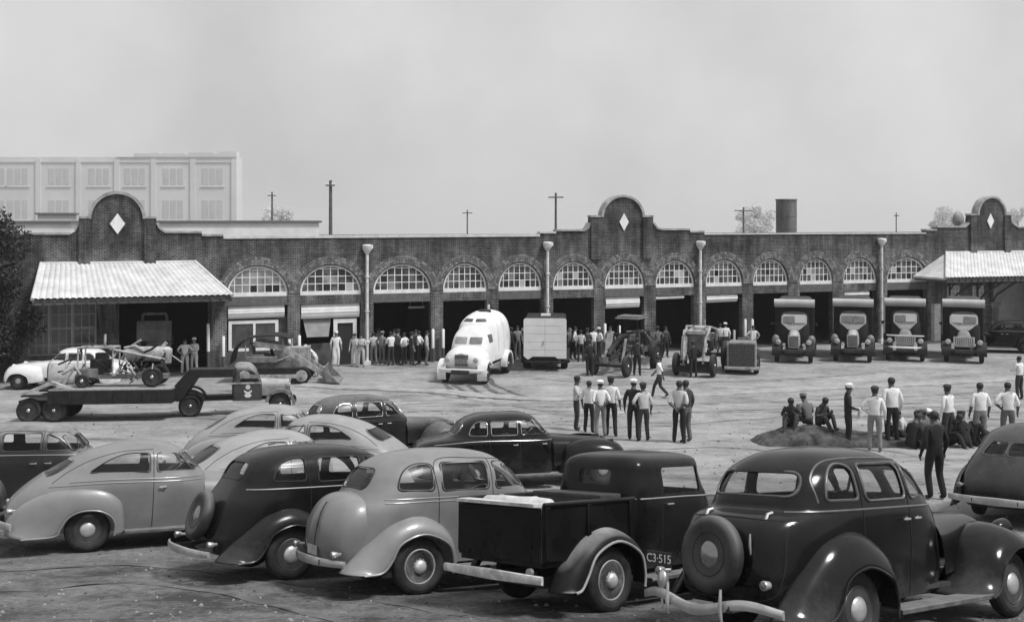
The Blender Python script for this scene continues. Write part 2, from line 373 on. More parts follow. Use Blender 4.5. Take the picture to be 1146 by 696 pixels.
TP=[(s_at(x),z_at(x,y)) for x,y in TOP]
for i in range(1,len(TP)):
    if TP[i][0]<=TP[i-1][0]: TP[i]=(TP[i-1][0]+.004,TP[i][1])
def top(s,side=0):
    for (a,za),(b,zb) in zip(TP,TP[1:]):
        if a<=s<=b and not (side>0 and abs(s-b)<1e-9) : return za+(zb-za)*(s-a)/(b-a)
    return TP[-1][1]
# bays: centre px, left px, right px, window bottom y, top y
BAYS=[(285,254,322,329,299),(368,336,404,327.5,297),(449,418,482,326,296),(520,496,545,325,295),(581,558,606,323,294),(641,619,665,321.5,293),(699,677,721,320,292),(755,734,777,319,291),(809,790,831,318,290.5),(861,843,882,317,290),(912,895,932,315.5,289),(962,944,981,314.5,288),(1015,993,1038,313.5,287)]
ZW=3.80; ZA=5.22; ZL=3.22       # window sill, arch crown, lintel underside
bays=[(s_at(l),s_at(r)) for c,l,r,_,_ in BAYS]
def arcz(s,a,b): 
    t=(s-(a+b)/2)/((b-a)/2); return ZW+(ZA-ZW)*math.sqrt(max(0,1-t*t*.985))
# segments of wall: [s0,s1,bottom fn]
def buildwall():
    opens=[(a,b,'arch') for a,b in bays]
    wl=(s_at(31),s_at(108)); dl=(s_at(133),s_at(233)); rw=(s_at(1112),s_at(1180))
    opens+=[(wl[0],wl[1],'win'),(dl[0],dl[1],'door'),(rw[0],rw[1],'door2')]
    opens.sort()
    cuts=set([TP[0][0],TP[-1][0]]+[p[0] for p in TP])
    for a,b,k in opens:
        cuts.update([a,b])
        if k=='arch': cuts.update([(a+b)/2-(b-a)/2*math.cos(PI*i/20) for i in range(21)])
    cuts=sorted(cuts); mb=MB()
    T=.42
    def col(a,b,za0,zb0,za1,zb1):
        mb.add([(a,0,za0),(b,0,zb0),(b,0,zb1),(a,0,za1),(a,T,za0),(b,T,zb0),(b,T,zb1),(a,T,za1)],[(0,1,2,3),(7,6,5,4),(3,2,6,7),(4,5,1,0)])
    for a,b in zip(cuts,cuts[1:]):
        if b-a<1e-6: continue
        m=(a+b)/2; hit=[q for q in opens if q[0]<m<q[1]]
        ta,tb=top(a,1),top(b)
        # value of the roofline just inside the interval
        for (x0,z0),(x1,z1) in zip(TP,TP[1:]):
            if x0<=m<=x1: ta=z0+(z1-z0)*(a-x0)/(x1-x0); tb=z0+(z1-z0)*(b-x0)/(x1-x0)
        if not hit: col(a,b,-.5,-.5,ta,tb)
        elif hit[0][2]=='arch': col(a,b,arcz(a,*hit[0][:2]),arcz(b,*hit[0][:2]),ta,tb)
        elif hit[0][2]=='win': col(a,b,3.55,3.55,ta,tb); col(a,b,-.5,-.5,1.05,1.05)
        elif hit[0][2]=='door': col(a,b,3.6,3.6,ta,tb)
        else: col(a,b,3.45,3.45,ta,tb)
    for a,b,k in opens:     # reveals
        z0,z1={'arch':(-.5,ZW+.17),'win':(1.05,3.55),'door':(-.5,3.6),'door2':(-.5,3.45)}[k]
        for s in (a,b): mb.add([(s,0,z0),(s,T,z0),(s,T,z1),(s,0,z1)],[(0,1,2,3)])
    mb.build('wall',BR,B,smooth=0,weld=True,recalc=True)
    # far side walls and rear so that the block is closed
    m2=MB(); s0,s1=TP[0][0],TP[-1][0]
    m2.span((s0,T,-.5),(s0+.4,28,6.4)); m2.span((s1-.4,T,-.5),(s1,28,6.4)); m2.span((s0,28,-.5),(s1,28.4,6.4))
    m2.build('side_wall',BR,B,smooth=0)
    m3=MB(); m3.span((s0+.4,T+.002,5.75),(s1-.4,28,5.95)); m3.build('roof',mat('tar_roof',.1,.9,.2,1.),B,smooth=0)
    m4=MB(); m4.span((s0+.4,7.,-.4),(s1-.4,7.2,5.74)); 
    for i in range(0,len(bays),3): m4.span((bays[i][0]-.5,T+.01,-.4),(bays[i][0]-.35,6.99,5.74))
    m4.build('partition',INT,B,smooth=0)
buildwall()
# dark interior floor stays inside the ground sheet; coping follows the roofline
def coping(p0,p1,m,th=.09,out=.07,name='coping'):
    pts=[(x,z_at(x,y)) for x,y in TOP if p0<=x<=p1]; P=[(s_at(x),z) for x,z in pts]
    mb=MB(); n=len(P); vs=[]
    for i,(s,z) in enumerate(P):
        a=Vector(P[max(i-1,0)]); b=Vector(P[min(i+1,n-1)]); t=(b-a).normalized(); nn=Vector((-t.y,t.x))
        if nn.y<0: nn=-nn
        q=Vector((s,z)); o=q+nn*th; i_=q-nn*.012
        vs+=[(i_.x,-out,i_.y),(o.x,-out,o.y),(o.x,.5,o.y),(i_.x,.5,i_.y)]
    fs=[(0,1,2,3),tuple((n-1)*4+k for k in (3,2,1,0))]
    for i in range(n-1):
        for k in range(4): fs.append((i*4+k,(i+1)*4+k,(i+1)*4+(k+1)%4,i*4+(k+1)%4))
    mb.add(vs,fs); mb.build(name,m,B,smooth=0)
coping(-170,83.9,CONC); coping(83.9,88.05,CONC); coping(88.06,101.9,CONC,.1); coping(101.95,160.15,CONC,.14,.1); coping(160.16,175.05,CONC,.1); coping(175.06,226.05,CONC)
coping(226.06,250.05,CONC); coping(250.06,604.05,COPW,.13,.05); coping(604.06,622.05,COPW); coping(622.06,661.05,CONC); coping(661.06,674.51,CONC,.1); coping(674.9,719.25,CONC,.12,.1)
coping(719.26,731.05,CONC,.1); coping(731.06,772.05,CONC); coping(772.06,788.05,CONC); coping(788.06,1036.05,COPW,.06,.05); coping(1036.06,1048.05,CONC); coping(1048.06,1086.05,CONC); coping(1086.06,1094.51,CONC,.1)
coping(1094.7,1124.3,CONC,.12,.1); coping(1124.4,1132.05,CONC,.1); coping(1132.06,1340,CONC)
# gable pilasters
for a,b,zt in ((88,101,245.5),(161.5,174.5,245.5),(662,674,244),(720,730.5,244),(1087,1094,242),(1125,1131.5,242)):
    s0,s1=s_at(a,-.14),s_at(b,-.14); z0=5.35; mb=MB(); mb.span((s0,-.14,z0),(s1,-.003,z_at(a,zt)-.03)); mb.build('gable_pilaster',BR,B,smooth=0)
# white diamonds
for px,py,hw,hh in ((131.5,250.5,7.6,11.6),(698.5,248.5,5.3,10),(1108.7,247.4,4.4,8.6)):
    s=s_at(px,-.05); z=z_at(px,py,-.05); w=hw*Zs(s)/F*1.05; h=hh*Zs(s)/F
    mb=MB(); mb.prism([(s-w,z),(s,z-h),(s+w,z),(s,z+h)],-.06,-.004); mb.build('diamond_panel',WHITE,B,smooth=0)
    mb=MB(); w*=1.18;h*=1.14; mb.prism([(s-w,z),(s,z-h),(s+w,z),(s,z+h)],-.03,-.003); mb.build('diamond_surround',mat('soot_brick',.05,.9,.1,3.),B,smooth=0)
# brick arch rings: rowlock courses as single raised bricks
def ring(a,b,i):
    mb=MB(); rnd=random.Random(i); c=(a+b)/2; rx=(b-a)/2; rz=ZA-ZW
    for k in range(3):
        e=.06+.14*k; n=int(30+4*k)
        for j in range(n):
            t0=PI*(j+.06)/n; t1=PI*(j+.94)/n
            P=[]
            for t,q in ((t0,e),(t1,e),(t1,e+.125),(t0,e+.125)): P.append((c-(rx+q)*math.cos(t),ZW+(rz+q)*math.sin(t)))
            mb.use(AR[rnd.randrange(3)]); d=-.025-.006*rnd.random()
            mb.prism(P,d,-.003)
    mb.build('arch_ring',None,B,smooth=0)
AR=[mat('arch_brick_%s'%n,v,.9,v*1.6,5.) for n,v in (('deep',.085),('mid',.12),('worn',.17))]
for i,(a,b) in enumerate(bays): ring(a,b,i)
# arched windows: frame, glazing bars and panes
PANE=mat('window_pane',.04,.14,.15,1.1,spec=.5,lo=.45,hi=.62)
PBLK=mat('broken_pane',.008,.8); PWHT=mat('painted_pane',.4,.6)
PANE2=mat('dirty_pane',.16,.4,.3,1.3,lo=.42,hi=.6)
for i,(a,b) in enumerate(bays):
    mb=MB(); c=(a+b)/2; rx=(b-a)/2-.005; rz=ZA-ZW-.005; fr=.085
    y0,y1=.09,.2
    def P(t,e): return (c-(rx-e)*math.cos(t),ZW+(rz-e)*math.sin(t))
    n=30
    for j in range(n):
        t0,t1=PI*j/n,PI*(j+1)/n
        mb.prism([P(t0,0),P(t1,0),P(t1,fr),P(t0,fr)],y0,y1)
    mb.span((a+.004,y0-.03,ZW-.12),(b-.004,y1,ZW+.08))
    ncol=8 if b-a<3.2 else 9
    for j in range(1,ncol):
        x=a+(b-a)*j/ncol; t=(x-c)/(rx-fr); 
        if abs(t)<1:
            zt=ZW+(rz-fr)*math.sqrt(1-t*t)+.02; mb.span((x-.021,y0+.03,ZW+.08),(x+.021,y1-.03,zt))
    for k in (1,2,3):
        z=ZW+.08+(rz-.1)*k/3.45; u=(z-ZW)/(rz-fr)
        if u<1: w=(rx-fr)*math.sqrt(1-u*u)+.02; mb.span((c-w,y0+.031,z-.019),(c+w,y1-.031,z+.019))
    wn=mb.build('arched_window',WHITE,B,smooth=0)
    mb=MB(); pts=[(c-(rx-.03)*math.cos(PI*j/24),ZW+(rz-.03)*math.sin(PI*j/24)) for j in range(25)]
    mb.use(PANE2 if i in (0,) else PANE); mb.prism([(p[0],max(p[1],ZW+.03)) for p in pts],.135,.15)
    rq=random.Random(40+i)
    for q in range(rq.randrange(2,6)):
        cx=rq.randrange(1,ncol-1); rz_=rq.randrange(0,2); x=a+(b-a)*cx/ncol; z0=ZW+.08+(rz-.1)*rz_/3.45; mb.use(rq.choice((PBLK,PWHT,PANE2))); mb.span((x+.02,.128,z0+.02),(x+(b-a)/ncol-.02,.134,z0+(rz-.1)/3.45-.02))
    mb.build('pane',None,wn,smooth=0)
    # lintel beam between window and doorway
    mb=MB(); mb.span((a+.003,.02,ZL),(b-.003,.4,ZW-.123)); mb.build('lintel',BR if i%2 else mat('lintel_steel',.09,.8,.14,4.),B,smooth=0)
# roller door ends showing under the lintels (bay index, visible depth, tilt)
for i,h,l,r in ((0,.62,0.02,.05),(1,.72,.02,.02),(6,.62,.04,.1),(7,.2,0,.25),(8,.45,.04,.12),(11,.35,.05,.2)):
    a,b=bays[i]; w=b-a; mb=MB(); nr=5
    sg=[]
    z1=ZL-.04
    for k in range(13): sg.append((.16-.10*math.sin(PI*k/12)-.02*math.sin(k*2.1), z1-h*k/12))
    vs=[(a+w*l,y,z) for y,z in sg]+[(b-w*r,y,z+.03) for y,z in sg]+[(b-w*r,y+.06,z+.03) for y,z in sg]+[(a+w*l,y+.06,z) for y,z in sg]
    n=13; fs=[(k,k+1,n+k+1,n+k) for k in range(n-1)]+[(2*n+k,2*n+k+1,3*n+k+1,3*n+k) for k in range(n-1)]+[(n-1,4*n-1,3*n-1,2*n-1)]
    mb.add(vs,fs); mb.build('roller_door',mat('roller_canvas',.8,.7,.66,2.,.1,10.),B,smooth=60)
# shop front in the first bay: white sash frame with two panes over a low wall
a,b=bays[0]; zt=z_at(285,359); zb=z_at(285,392)
mb=MB(); l,r=s_at(256),s_at(312); f=.16; mid=s_at(285)
for x0,x1,z0,z1 in ((l,l+f,zb,zt),(r-f,r,zb,zt),(l+f,r-f,zt-f,zt),(l+f,r-f,zb-.05,zb+f*.6),(mid-.06,mid+.06,zb,zt-f)): mb.span((x0,.2,z0),(x1,.3,z1))
w=mb.build('sash_window',WHITE,B,smooth=0)
mb=MB(); mb.span((l+.02,.24,zb+.02),(r-.02,.25,zt-.02)); mb.build('pane',mat('dark_pane',.05,.15,.11,1.5,spec=.7),w,smooth=0)
mb=MB(); mb.span((a+.003,.18,-.3),(b-.003,.36,zb-.06)); mb.span((r+.01,.32,zb-.06),(b-.004,.38,2.6)); mb.span((a+.004,.305,zt+.005),(b-.004,.38,2.62)); mb.build('bay_infill',mat('infill_board',.06,.9,.1,2.),B,smooth=0)
# second bay: dropped awning over a dark window, white door case to the right
a,b=bays[1]
l,r=s_at(374),s_at(400); zt=z_at(386,357)
mb=MB(); mb.span((l,.2,0),(l+.2,.32,zt)); mb.span((r-.2,.2,0),(r,.32,zt)); mb.span((l+.2,.2,zt-.22),(r-.2,.32,zt)); w=mb.build('door_frame',WHITE,B,smooth=0)
mb=MB(); mb.span((l+.2,.27,0),(r-.2,.29,zt-.22)); mb.build('door_leaf',mat('door_shade',.015,.7),w,smooth=0)
l2=s_at(340); mb=MB(); vs=[(l2,.35,2.42),(l-.12,.35,2.42),(l-.3,-.05,z_at(352,377)),(l2+.15,-.05,z_at(352,377))]
mb.add(vs+[(x,y+.03,z+.03) for x,y,z in vs],[(0,1,2,3),(7,6,5,4),(0,4,5,1),(1,5,6,2),(2,6,7,3),(3,7,4,0)]); mb.build('awning',mat('awning_canvas',.2,.9,.28,2.),B,smooth=0)
mb=MB(); mb.span((a+.004,.3,-.3),(l-.004,.38,1.15)); mb.build('bay_infill',MATS['infill_board'],B,smooth=0)
# strip lamp fitting hanging inside the third bay
mb=MB(); p0=s_at(457,2); p1=s_at(475,2); z=z_at(466,344,2); mb.span((p0,1.95,z-.05),(p1,2.05,z+.06)); mb.tube([(p0+.1,2,z+.05),(p0+.1,2,z+1.8)],.012,5); mb.tube([(p1-.1,2,z+.05),(p1-.1,2,z+1.8)],.012,5); mb.build('hanging_strip',mat('dull_white',.75,.7),B,smooth=0)

# downpipes with funnel heads
for px,yt in ((411,274),(613,271),(784,270),(987,267)):
    s=s_at(px,-.22); zt=z_at(px,yt,-.22); mb=MB()
    mb.tube([(s,-.2,.05),(s,-.2,zt-.35)],.08,12); mb.lathe([(.1,-.02),(.12,.0),(.25,.22),(.26,.42),(.2,.46),(.0,.47)],14,Matrix.Translation((s,-.2,zt-.45)))
    mb.box((s+.08,-.22,zt-.1),(.34,.3,.2),rz=.4)
    for z in (1.2,2.8,4.6): mb.lathe([(.125,-.03),(.125,.03)],12,Matrix.Translation((s,-.2,z)))
    mb.box((s,-.2,.1),(.34,.34,.2)); mb.build('downpipe',mat('pale_pipe',.74,.5,.5,3.,.1,10.),B,smooth=40)
mb=MB(); mb.span((TP[0][0]+.5,.1,-.3),(TP[-1][0]-.5,7,.035)); o=mb.build('garage_floor',mat('shaded_floor',.03,.8,.05,1.),smooth=0); o.matrix_world=Matrix.Translation((-2.56,58,0))@Matrix.Rotation(TH,4,'Z'); tag(o,kind='structure')  # floor colour kept near black, the shade inside the bays painted in
# roof furniture
mb=MB(); Zc=74
def roofbox(px0,px1,py0,py1,off,d,m,name,z0=5.95):
    s0,s1=s_at(px0,off),s_at(px1,off); mb=MB(); zt=z_at((px0+px1)/2,py0,off)
    mb.span((s0,off,z0),(s1,off+d,zt)); o=mb.build(name,m,B,smooth=0)
    m2=MB(); m2.span((s0-.15,off-.12,zt),(s1+.15,off+d+.1,zt+.12)); m2.build('eave_trim',mat('dark_trim',.12,.8),o,smooth=0)
    return o
FAS=mat('pale_fascia',.75,.7,.6,.8,.1,6.)
roofbox(178,357,249.5,262,7,9,FAS,'raised_roof'); roofbox(-60,76,250,262,6,8,FAS,'raised_roof')
roofbox(42,80,240.5,248,14,4,mat('grey_shed',.5,.8),'roof_shed')
s=s_at(880,10); zt=z_at(880,223,10); mb=MB(); mb.lathe([(.72,5.9),(.72,zt-.1),(.76,zt-.1),(.76,zt),(.66,zt),(.66,zt-.5),(0,zt-.5)],28,Matrix.Translation((s,10,0)))
for z in (6.9,7.8): mb.lathe([(.735,z-.03),(.735,z+.03)],28,Matrix.Translation((s,10,0)))
mb.build('chimney',mat('rusted_stack',.07,.75,.16,2.,.2,9.,stretch=(1,1,.3)),B,smooth=40)
s=s_at(1073,5); z=z_at(1073,246,5); mb=MB(); mb.lathe([(0,-.35),(.3,-.33),(.5,-.15),(.55,.0),(.5,.12),(.2,.3),(0,.32)],20,Matrix.Translation((s,5,z))@Matrix.Rotation(PI/2,4,'X')@Matrix.Rotation(.4,4,'Y')); mb.tube([(s,5,5.9),(s,5,z)],.2,12); mb.build('roof_ventilator',mat('vent_metal',.16,.6,.26,3.),B,smooth=40)

# ---------------------------------------------------------------- tiled lean-to canopies
TILE=mat('pale_tile',.60,.75,.44,1.5,.25,10.)
def canopy(e0,e1,ey0,ey1,r0,r1,ry0,ry1,off):
    root_z0=z_at(e0,ey0,off); root_z1=z_at(e1,ey1,off)
    E0=Vector((s_at(e0,off),off,root_z0)); E1=Vector((s_at(e1,off),off,root_z1)); R0=Vector((s_at(r0),-.02,z_at(r0,ry0))); R1=Vector((s_at(r1),-.02,z_at(r1,ry1)))
    z0=(E0.z+E1.z)/2; E0.z=E1.z=z0; zr=(R0.z+R1.z)/2; R0.z=R1.z=zr
    mb=MB(); pitch=.26; n=int((E1.x-E0.x)/pitch); K=6
    def f(u,v):
        p=E0.lerp(E1,u).lerp(R0.lerp(R1,u),v)
        # tile ribs run straight up the slope
        x=E0.x+(E1.x-E0.x)*u
        ph=(u*n)%1; bz=.05*abs(math.sin(PI*ph))**.7; st=.02*(1-(v*7)%1)
        return (p.x,p.y,p.z+bz+st+.06)
    mb.grid(f,n*K,28)
    # hip end slopes
    for E,R in ((E0,R0),(E1,R1)):
        W=Vector((E.x,-.02,E.z))
        mb.add([E+Vector((0,0,.06)),W+Vector((0,0,.06)),R+Vector((0,0,.08)),E-Vector((0,0,.06)),W-Vector((0,0,.06))],[(0,1,2),(0,3,4,1)])
        mb.tube([E+Vector((0,0,.08)),R+Vector((0,0,.1))],.09,8)
    mb.tube([R0+Vector((0,.0,.08)),R1+Vector((0,.0,.08))],.08,8)
    ro=mb.build('canopy_roof',TILE,B,smooth=50)
    m2=MB(); m2.add([E0,E1,R1,R0]+[p-Vector((0,0,.1)) for p in (E0,E1,R1,R0)],[(0,1,2,3),(7,6,5,4),(0,4,5,1)])
    m2.span((E0.x,off,z0-.2),(E1.x,off+.12,z0+.02)); k=int((E1.x-E0.x)/.45)
    for j in range(k+1):
        x=E0.x+.05+(E1.x-E0.x-.1)*j/k; m2.box((x,off*.5,z0-.12),(.07,abs(off)-.3,.12))
        m2.box((x,off-.05,z0-.06),(.07,.2,.09))
    m2.build('soffit',DARKW,ro,smooth=0)
    return E0,E1,z0
E0,E1,zc=canopy(36,260,338,331.5,46,218,297,295,-3.1)
def bracket(s,off,z):
    mb=MB(); mb.tube([(s,-.05,z-1.9),(s,-.6,z-1.2),(s,off+.5,z-.15)],.07,6); mb.tube([(s,-.06,z-2.1),(s,-.06,z-.1)],.08,6); mb.tube([(s,-.06,z-.16),(s,off+.3,z-.16)],.07,6); mb.tube([(s,-.1,z-.9),(s,-.7,z-.2)],.04,6); mb.build('canopy_bracket',DARKW,B,smooth=0)
for px in (113,130,237): bracket(s_at(px),-3.1,zc)
E0b,E1b,zcb=canopy(1059,1260,311,310,1059,1245,283,283,-3.0)
for px in (1062,1093,1108,1180): bracket(s_at(px),-3.0,zcb)
# large multi-pane window under the left canopy
a,b=s_at(31),s_at(108); mb=MB(); z0,z1=1.05,3.55
for x in (a+.04,s_at(54.5),s_at(80.5),b-.04): mb.span((x-.05,.1,z0),(x+.05,.22,z1))
for x in [a+(b-a)*k/9 for k in range(1,9)]: mb.span((x-.016,.14,z0),(x+.016,.18,z1))
for z in (z0+.04,z1-.04): mb.span((a,.11,z-.04),(b,.2,z+.04))
for z in (1.55,2.3,2.36,3.0): mb.span((a,.141,z-.018),(b,.179,z+.018))
w=mb.build('steel_window',mat('window_steel',.42,.7,.28,3.),B,smooth=0)
mb=MB(); mb.span((a,.155,z0),(b,.165,z1)); mb.build('pane',mat('dark_pane',.05,.15),w,smooth=0)
# small windows under the right canopy, painted post and pale wall panel beyond
for l,r,t,b_ in ((1060,1073,320,337),(1088,1100,320,336)):
    a,b=s_at(l),s_at(r); z1,z0=z_at(l,t),z_at(l,b_); mb=MB()
    mb.span((a,-.05,z0),(a+.06,-.004,z1)); mb.span((b-.06,-.05,z0),(b,-.004,z1))
    for k in range(4): z=z0+(z1-z0-.05)*k/3; mb.span((a+.06,-.045,z),(b-.06,-.004,z+.05))
    for k in (1,2): x=a+(b-a)*k/3; mb.span((x-.02,-.04,z0),(x+.02,-.005,z1))
    w=mb.build('small_window',WHITE,B,smooth=0); mb=MB(); mb.span((a+.02,-.03,z0+.02),(b-.02,-.02,z1-.02)); mb.build('pane',mat('grey_pane',.5,.3,.35,2.),w,smooth=0)
mb=MB(); a,b=s_at(1112),s_at(1180); mb.span((a+.003,2.6,-.3),(b,2.7,3.6)); mb.build('plaster_wall',mat('pale_plaster',.55,.9,.38,.8),B,smooth=0)
mb=MB(); s=s_at(1110,-1.2); mb.span((s-.28,-1.5,0),(s+.28,-1.0,2.2)); mb.span((s-.34,-1.56,2.2),(s+.4,-.94,2.38)); mb.build('gate_pier',BR,B,smooth=0)
mb=MB(); s=s_at(1048,-.3); mb.span((s-.16,-.32,0),(s+.3,-.004,2.3)); mb.build('painted_post',mat('pale_pipe',.6,.5),B,smooth=0)

# white guard posts at the bay piers
i=0
for px,yt,yb in ((250,376,408),(233,362,418),(324,375,410),(335,375,410),(484.5,368,407),(496,368,407),(677,362,399),(693,364,399),(834,357,393),(842,357,393)):
    off=-.25; s=s_at(px,off); zt=z_at(px,yt,off); 
    mb=MB(); mb.use(WHITE); mb.lathe([(.08,zt*.42),(.08,zt-.05),(.055,zt-.01),(0,zt)],12); mb.use(DARKW); mb.lathe([(.08,-.2),(.08,zt*.42)],12)
    wpos=B.matrix_basis@Vector((s,off,0)) if False else Matrix.Translation((-2.56,58,0))@Matrix.Rotation(TH,4,'Z')@Vector((s,off,0))
    o=mb.build('guard_post',None,smooth=40); o.location=wpos
    names=['tall white guard post just right of the left canopied doorway pier','slim white guard post at the right edge of the canopied doorway','white guard post left of the pier between the first two arched bays','white guard post right of the pier between the first two arched bays','white guard post on the left of the pier before the white tank truck','white guard post on the right of the pier before the white tank truck','white guard post at the left foot of the bay under the middle gable','white guard post beside the tractors under the middle gable','left one of the paired guard posts behind the grilled road roller','right one of the paired guard posts behind the grilled road roller']
    tag(o,names[i],'guard post','white guard posts at the brick piers'); i+=1

# ---------------------------------------------------------------- far pale building, poles, trees
def far_building():
    Z=300; k=Z/F; R=empty('factory_building',(0,Z,0),0,label='pale multi-storey building with rows of triple windows faded in the haze',cat='building')
    X=lambda px:(px-CX)*k; H=lambda py:CZ-(py-HY)*k
    wm=mat('hazy_wall',.60,.9,.54,.1); wd=mat('hazy_window',.44,.6,.50,.3)  # distance haze is put mainly into these pale, low-contrast colours
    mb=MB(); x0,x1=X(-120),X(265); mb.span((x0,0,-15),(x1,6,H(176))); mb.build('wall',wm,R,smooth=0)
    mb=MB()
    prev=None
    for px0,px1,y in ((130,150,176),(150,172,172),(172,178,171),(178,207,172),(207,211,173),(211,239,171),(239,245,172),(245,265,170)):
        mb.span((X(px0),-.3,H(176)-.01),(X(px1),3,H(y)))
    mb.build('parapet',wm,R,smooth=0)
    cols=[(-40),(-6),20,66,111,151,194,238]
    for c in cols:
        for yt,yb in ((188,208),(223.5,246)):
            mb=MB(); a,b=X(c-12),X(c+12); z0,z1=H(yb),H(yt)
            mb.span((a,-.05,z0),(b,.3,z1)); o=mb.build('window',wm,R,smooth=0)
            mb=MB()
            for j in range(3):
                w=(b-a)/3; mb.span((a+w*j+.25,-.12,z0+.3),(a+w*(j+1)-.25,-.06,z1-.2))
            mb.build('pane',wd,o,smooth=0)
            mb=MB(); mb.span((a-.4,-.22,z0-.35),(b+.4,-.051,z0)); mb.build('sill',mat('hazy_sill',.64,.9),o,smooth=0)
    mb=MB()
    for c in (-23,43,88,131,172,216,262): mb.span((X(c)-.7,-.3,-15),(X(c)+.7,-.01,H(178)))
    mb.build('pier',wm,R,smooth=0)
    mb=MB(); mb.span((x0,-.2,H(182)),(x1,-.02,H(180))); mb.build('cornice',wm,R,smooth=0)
far_building()
WOOD=mat('pole_wood',.07,.9,.12,4.)
def pole(px,yt,Z,r,arm,label):
    p=at(px,yt,Z); z0=g(Z); mb=MB(); mb.tube([(0,0,z0-.5),(0,0,p.z)],[r,r*.7],8)
    o=mb.build('utility_pole',WOOD,smooth=40); o.location=(p.x,p.y,0); tag(o,label,'utility pole','utility poles beyond the garage roof')
    if arm:
        m2=MB(); m2.box((0,-r,p.z-.5),(arm,.12,.14)); m2.build('crossarm',WOOD,o,smooth=0)
        for k in (-.45,-.2,.2,.45):
            m3=MB(); m3.lathe([(.05,0),(.06,.1),(.03,.2),(0,.22)],6,Matrix.Translation((arm*k,-r,p.z-.43)))
            m3.build('insulator',mat('dull_white',.75,.7),o)
    return o
pole(370,202,105,.22,0.9,'thick bare pole rising above the roof left of the tank truck bay')
pole(304.5,215,150,.17,1.2,'slender pole beyond the white raised roof')
pole(523,235,170,.14,1.6,'short far pole above the parapet behind the tank truck')
pole(622,216,120,.17,1.7,'pole with crossarm just left of the middle gable')
pole(832,232,150,.17,2.6,'far pole with wide crossarm left of the roof chimney')
pole(1003,238,170,.12,.8,'thin short pole between the chimney and the right gable')

LEAF=mat('leaf_dark',.02,.85,.04,3.,spec=.2); LEAF2=mat('leaf_light',.04,.85,.075,3.,spec=.2); BARK=mat('bark',.05,.95,.09,6.,.6,18.)
def tree(px,Z,ztop,rad,nl,ls,label,seed,mats,cz=None,blobs=26,base=None):
    rnd=random.Random(seed); x=(px-CX)*Z/F; z0=g(Z)
    root=empty('tree',(x,Z,z0),label=label,cat='tree'); H=ztop-z0
    mb=MB(); mb.tube([(0,0,-.5),(.1,0,H*.25),(-.05,.1,H*.5),(0,0,H*.8)],[rad*.13,rad*.1,rad*.07,rad*.02],8)
    bl=[]
    for i in range(blobs):
        a=rnd.random()*2*PI; h=(base or .25)+(1-(base or .25))*rnd.random()**.9; rr=rad*math.sqrt(max(.05,1-((h-.55)/.55)**2))*(.35+.65*rnd.random())
        c=Vector((math.cos(a)*rr,math.sin(a)*rr,H*h)); q=rad*(.22+.22*rnd.random()); bl.append((c,q)); s=Vector((0,0,H*h*.7)); mb.tube([s,(s+c)/2+Vector((0,0,-.1*rad)),c],[rad*.035,rad*.022,rad*.008],5)
    mb.build('trunk',BARK,root)
    mb=MB()
    for m,fr in ((mats[0],.6),(mats[1],.4)):
        mb.use(m)
        for i in range(int(nl*fr)):
            c,q=bl[rnd.randrange(len(bl))]; d=Vector((rnd.gauss(0,1),rnd.gauss(0,1),rnd.gauss(0,.8))); d.normalize(); p=c+d*q*(rnd.random()**.35)*(1+.25*rnd.random())
            u=Vector((rnd.gauss(0,1),rnd.gauss(0,1),rnd.gauss(0,1))).normalized()*ls*(.6+.8*rnd.random()); w=u.cross(Vector((rnd.gauss(0,1),rnd.gauss(0,1),rnd.gauss(0,1)))).normalized()*u.length*.45
            mb.add([p-u,p+w,p+u,p-w],[(0,1,2,3)])
    mb.build('crown',None,root,smooth=0,recalc=False)
tree(-33,49.5,7.5,2.5,26000,.10,'dense dark leafy tree at the left corner of the tiled canopy',5,(LEAF,LEAF2),base=.03,blobs=60)
HL=mat('hazy_leaf',.52,.9,.6,.2); HL2=mat('hazy_leaf_light',.62,.9)  # leaves coloured pale to paint in the haze of distance
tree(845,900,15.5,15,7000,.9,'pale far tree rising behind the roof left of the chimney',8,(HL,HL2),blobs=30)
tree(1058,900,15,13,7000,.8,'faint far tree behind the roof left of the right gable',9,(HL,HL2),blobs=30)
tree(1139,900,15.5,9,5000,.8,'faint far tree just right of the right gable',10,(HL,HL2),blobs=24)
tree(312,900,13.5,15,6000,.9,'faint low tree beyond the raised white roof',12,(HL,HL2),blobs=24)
# haze
mb=MB(); mb.span((-3100,-90,-97),(3100,3300,34)); hz=mb.build('haze',smooth=0)
hm=bpy.data.materials.new('haze'); hm.use_nodes=True; nt=hm.node_tree; nt.nodes.remove(nt.nodes['Principled BSDF']); pv=nt.nodes.new('ShaderNodeVolumePrincipled')
pv.inputs['Color'].default_value=(.95,.95,.95,1); pv.inputs['Density'].default_value=HAZE; nt.links.new(pv.outputs[0],nt.nodes['Material Output'].inputs['Volume']); hz.data.materials.append(hm)
tag(hz,'thin pale haze over the yard','haze',kind='stuff')
if not HAZE: bpy.data.objects.remove(hz)
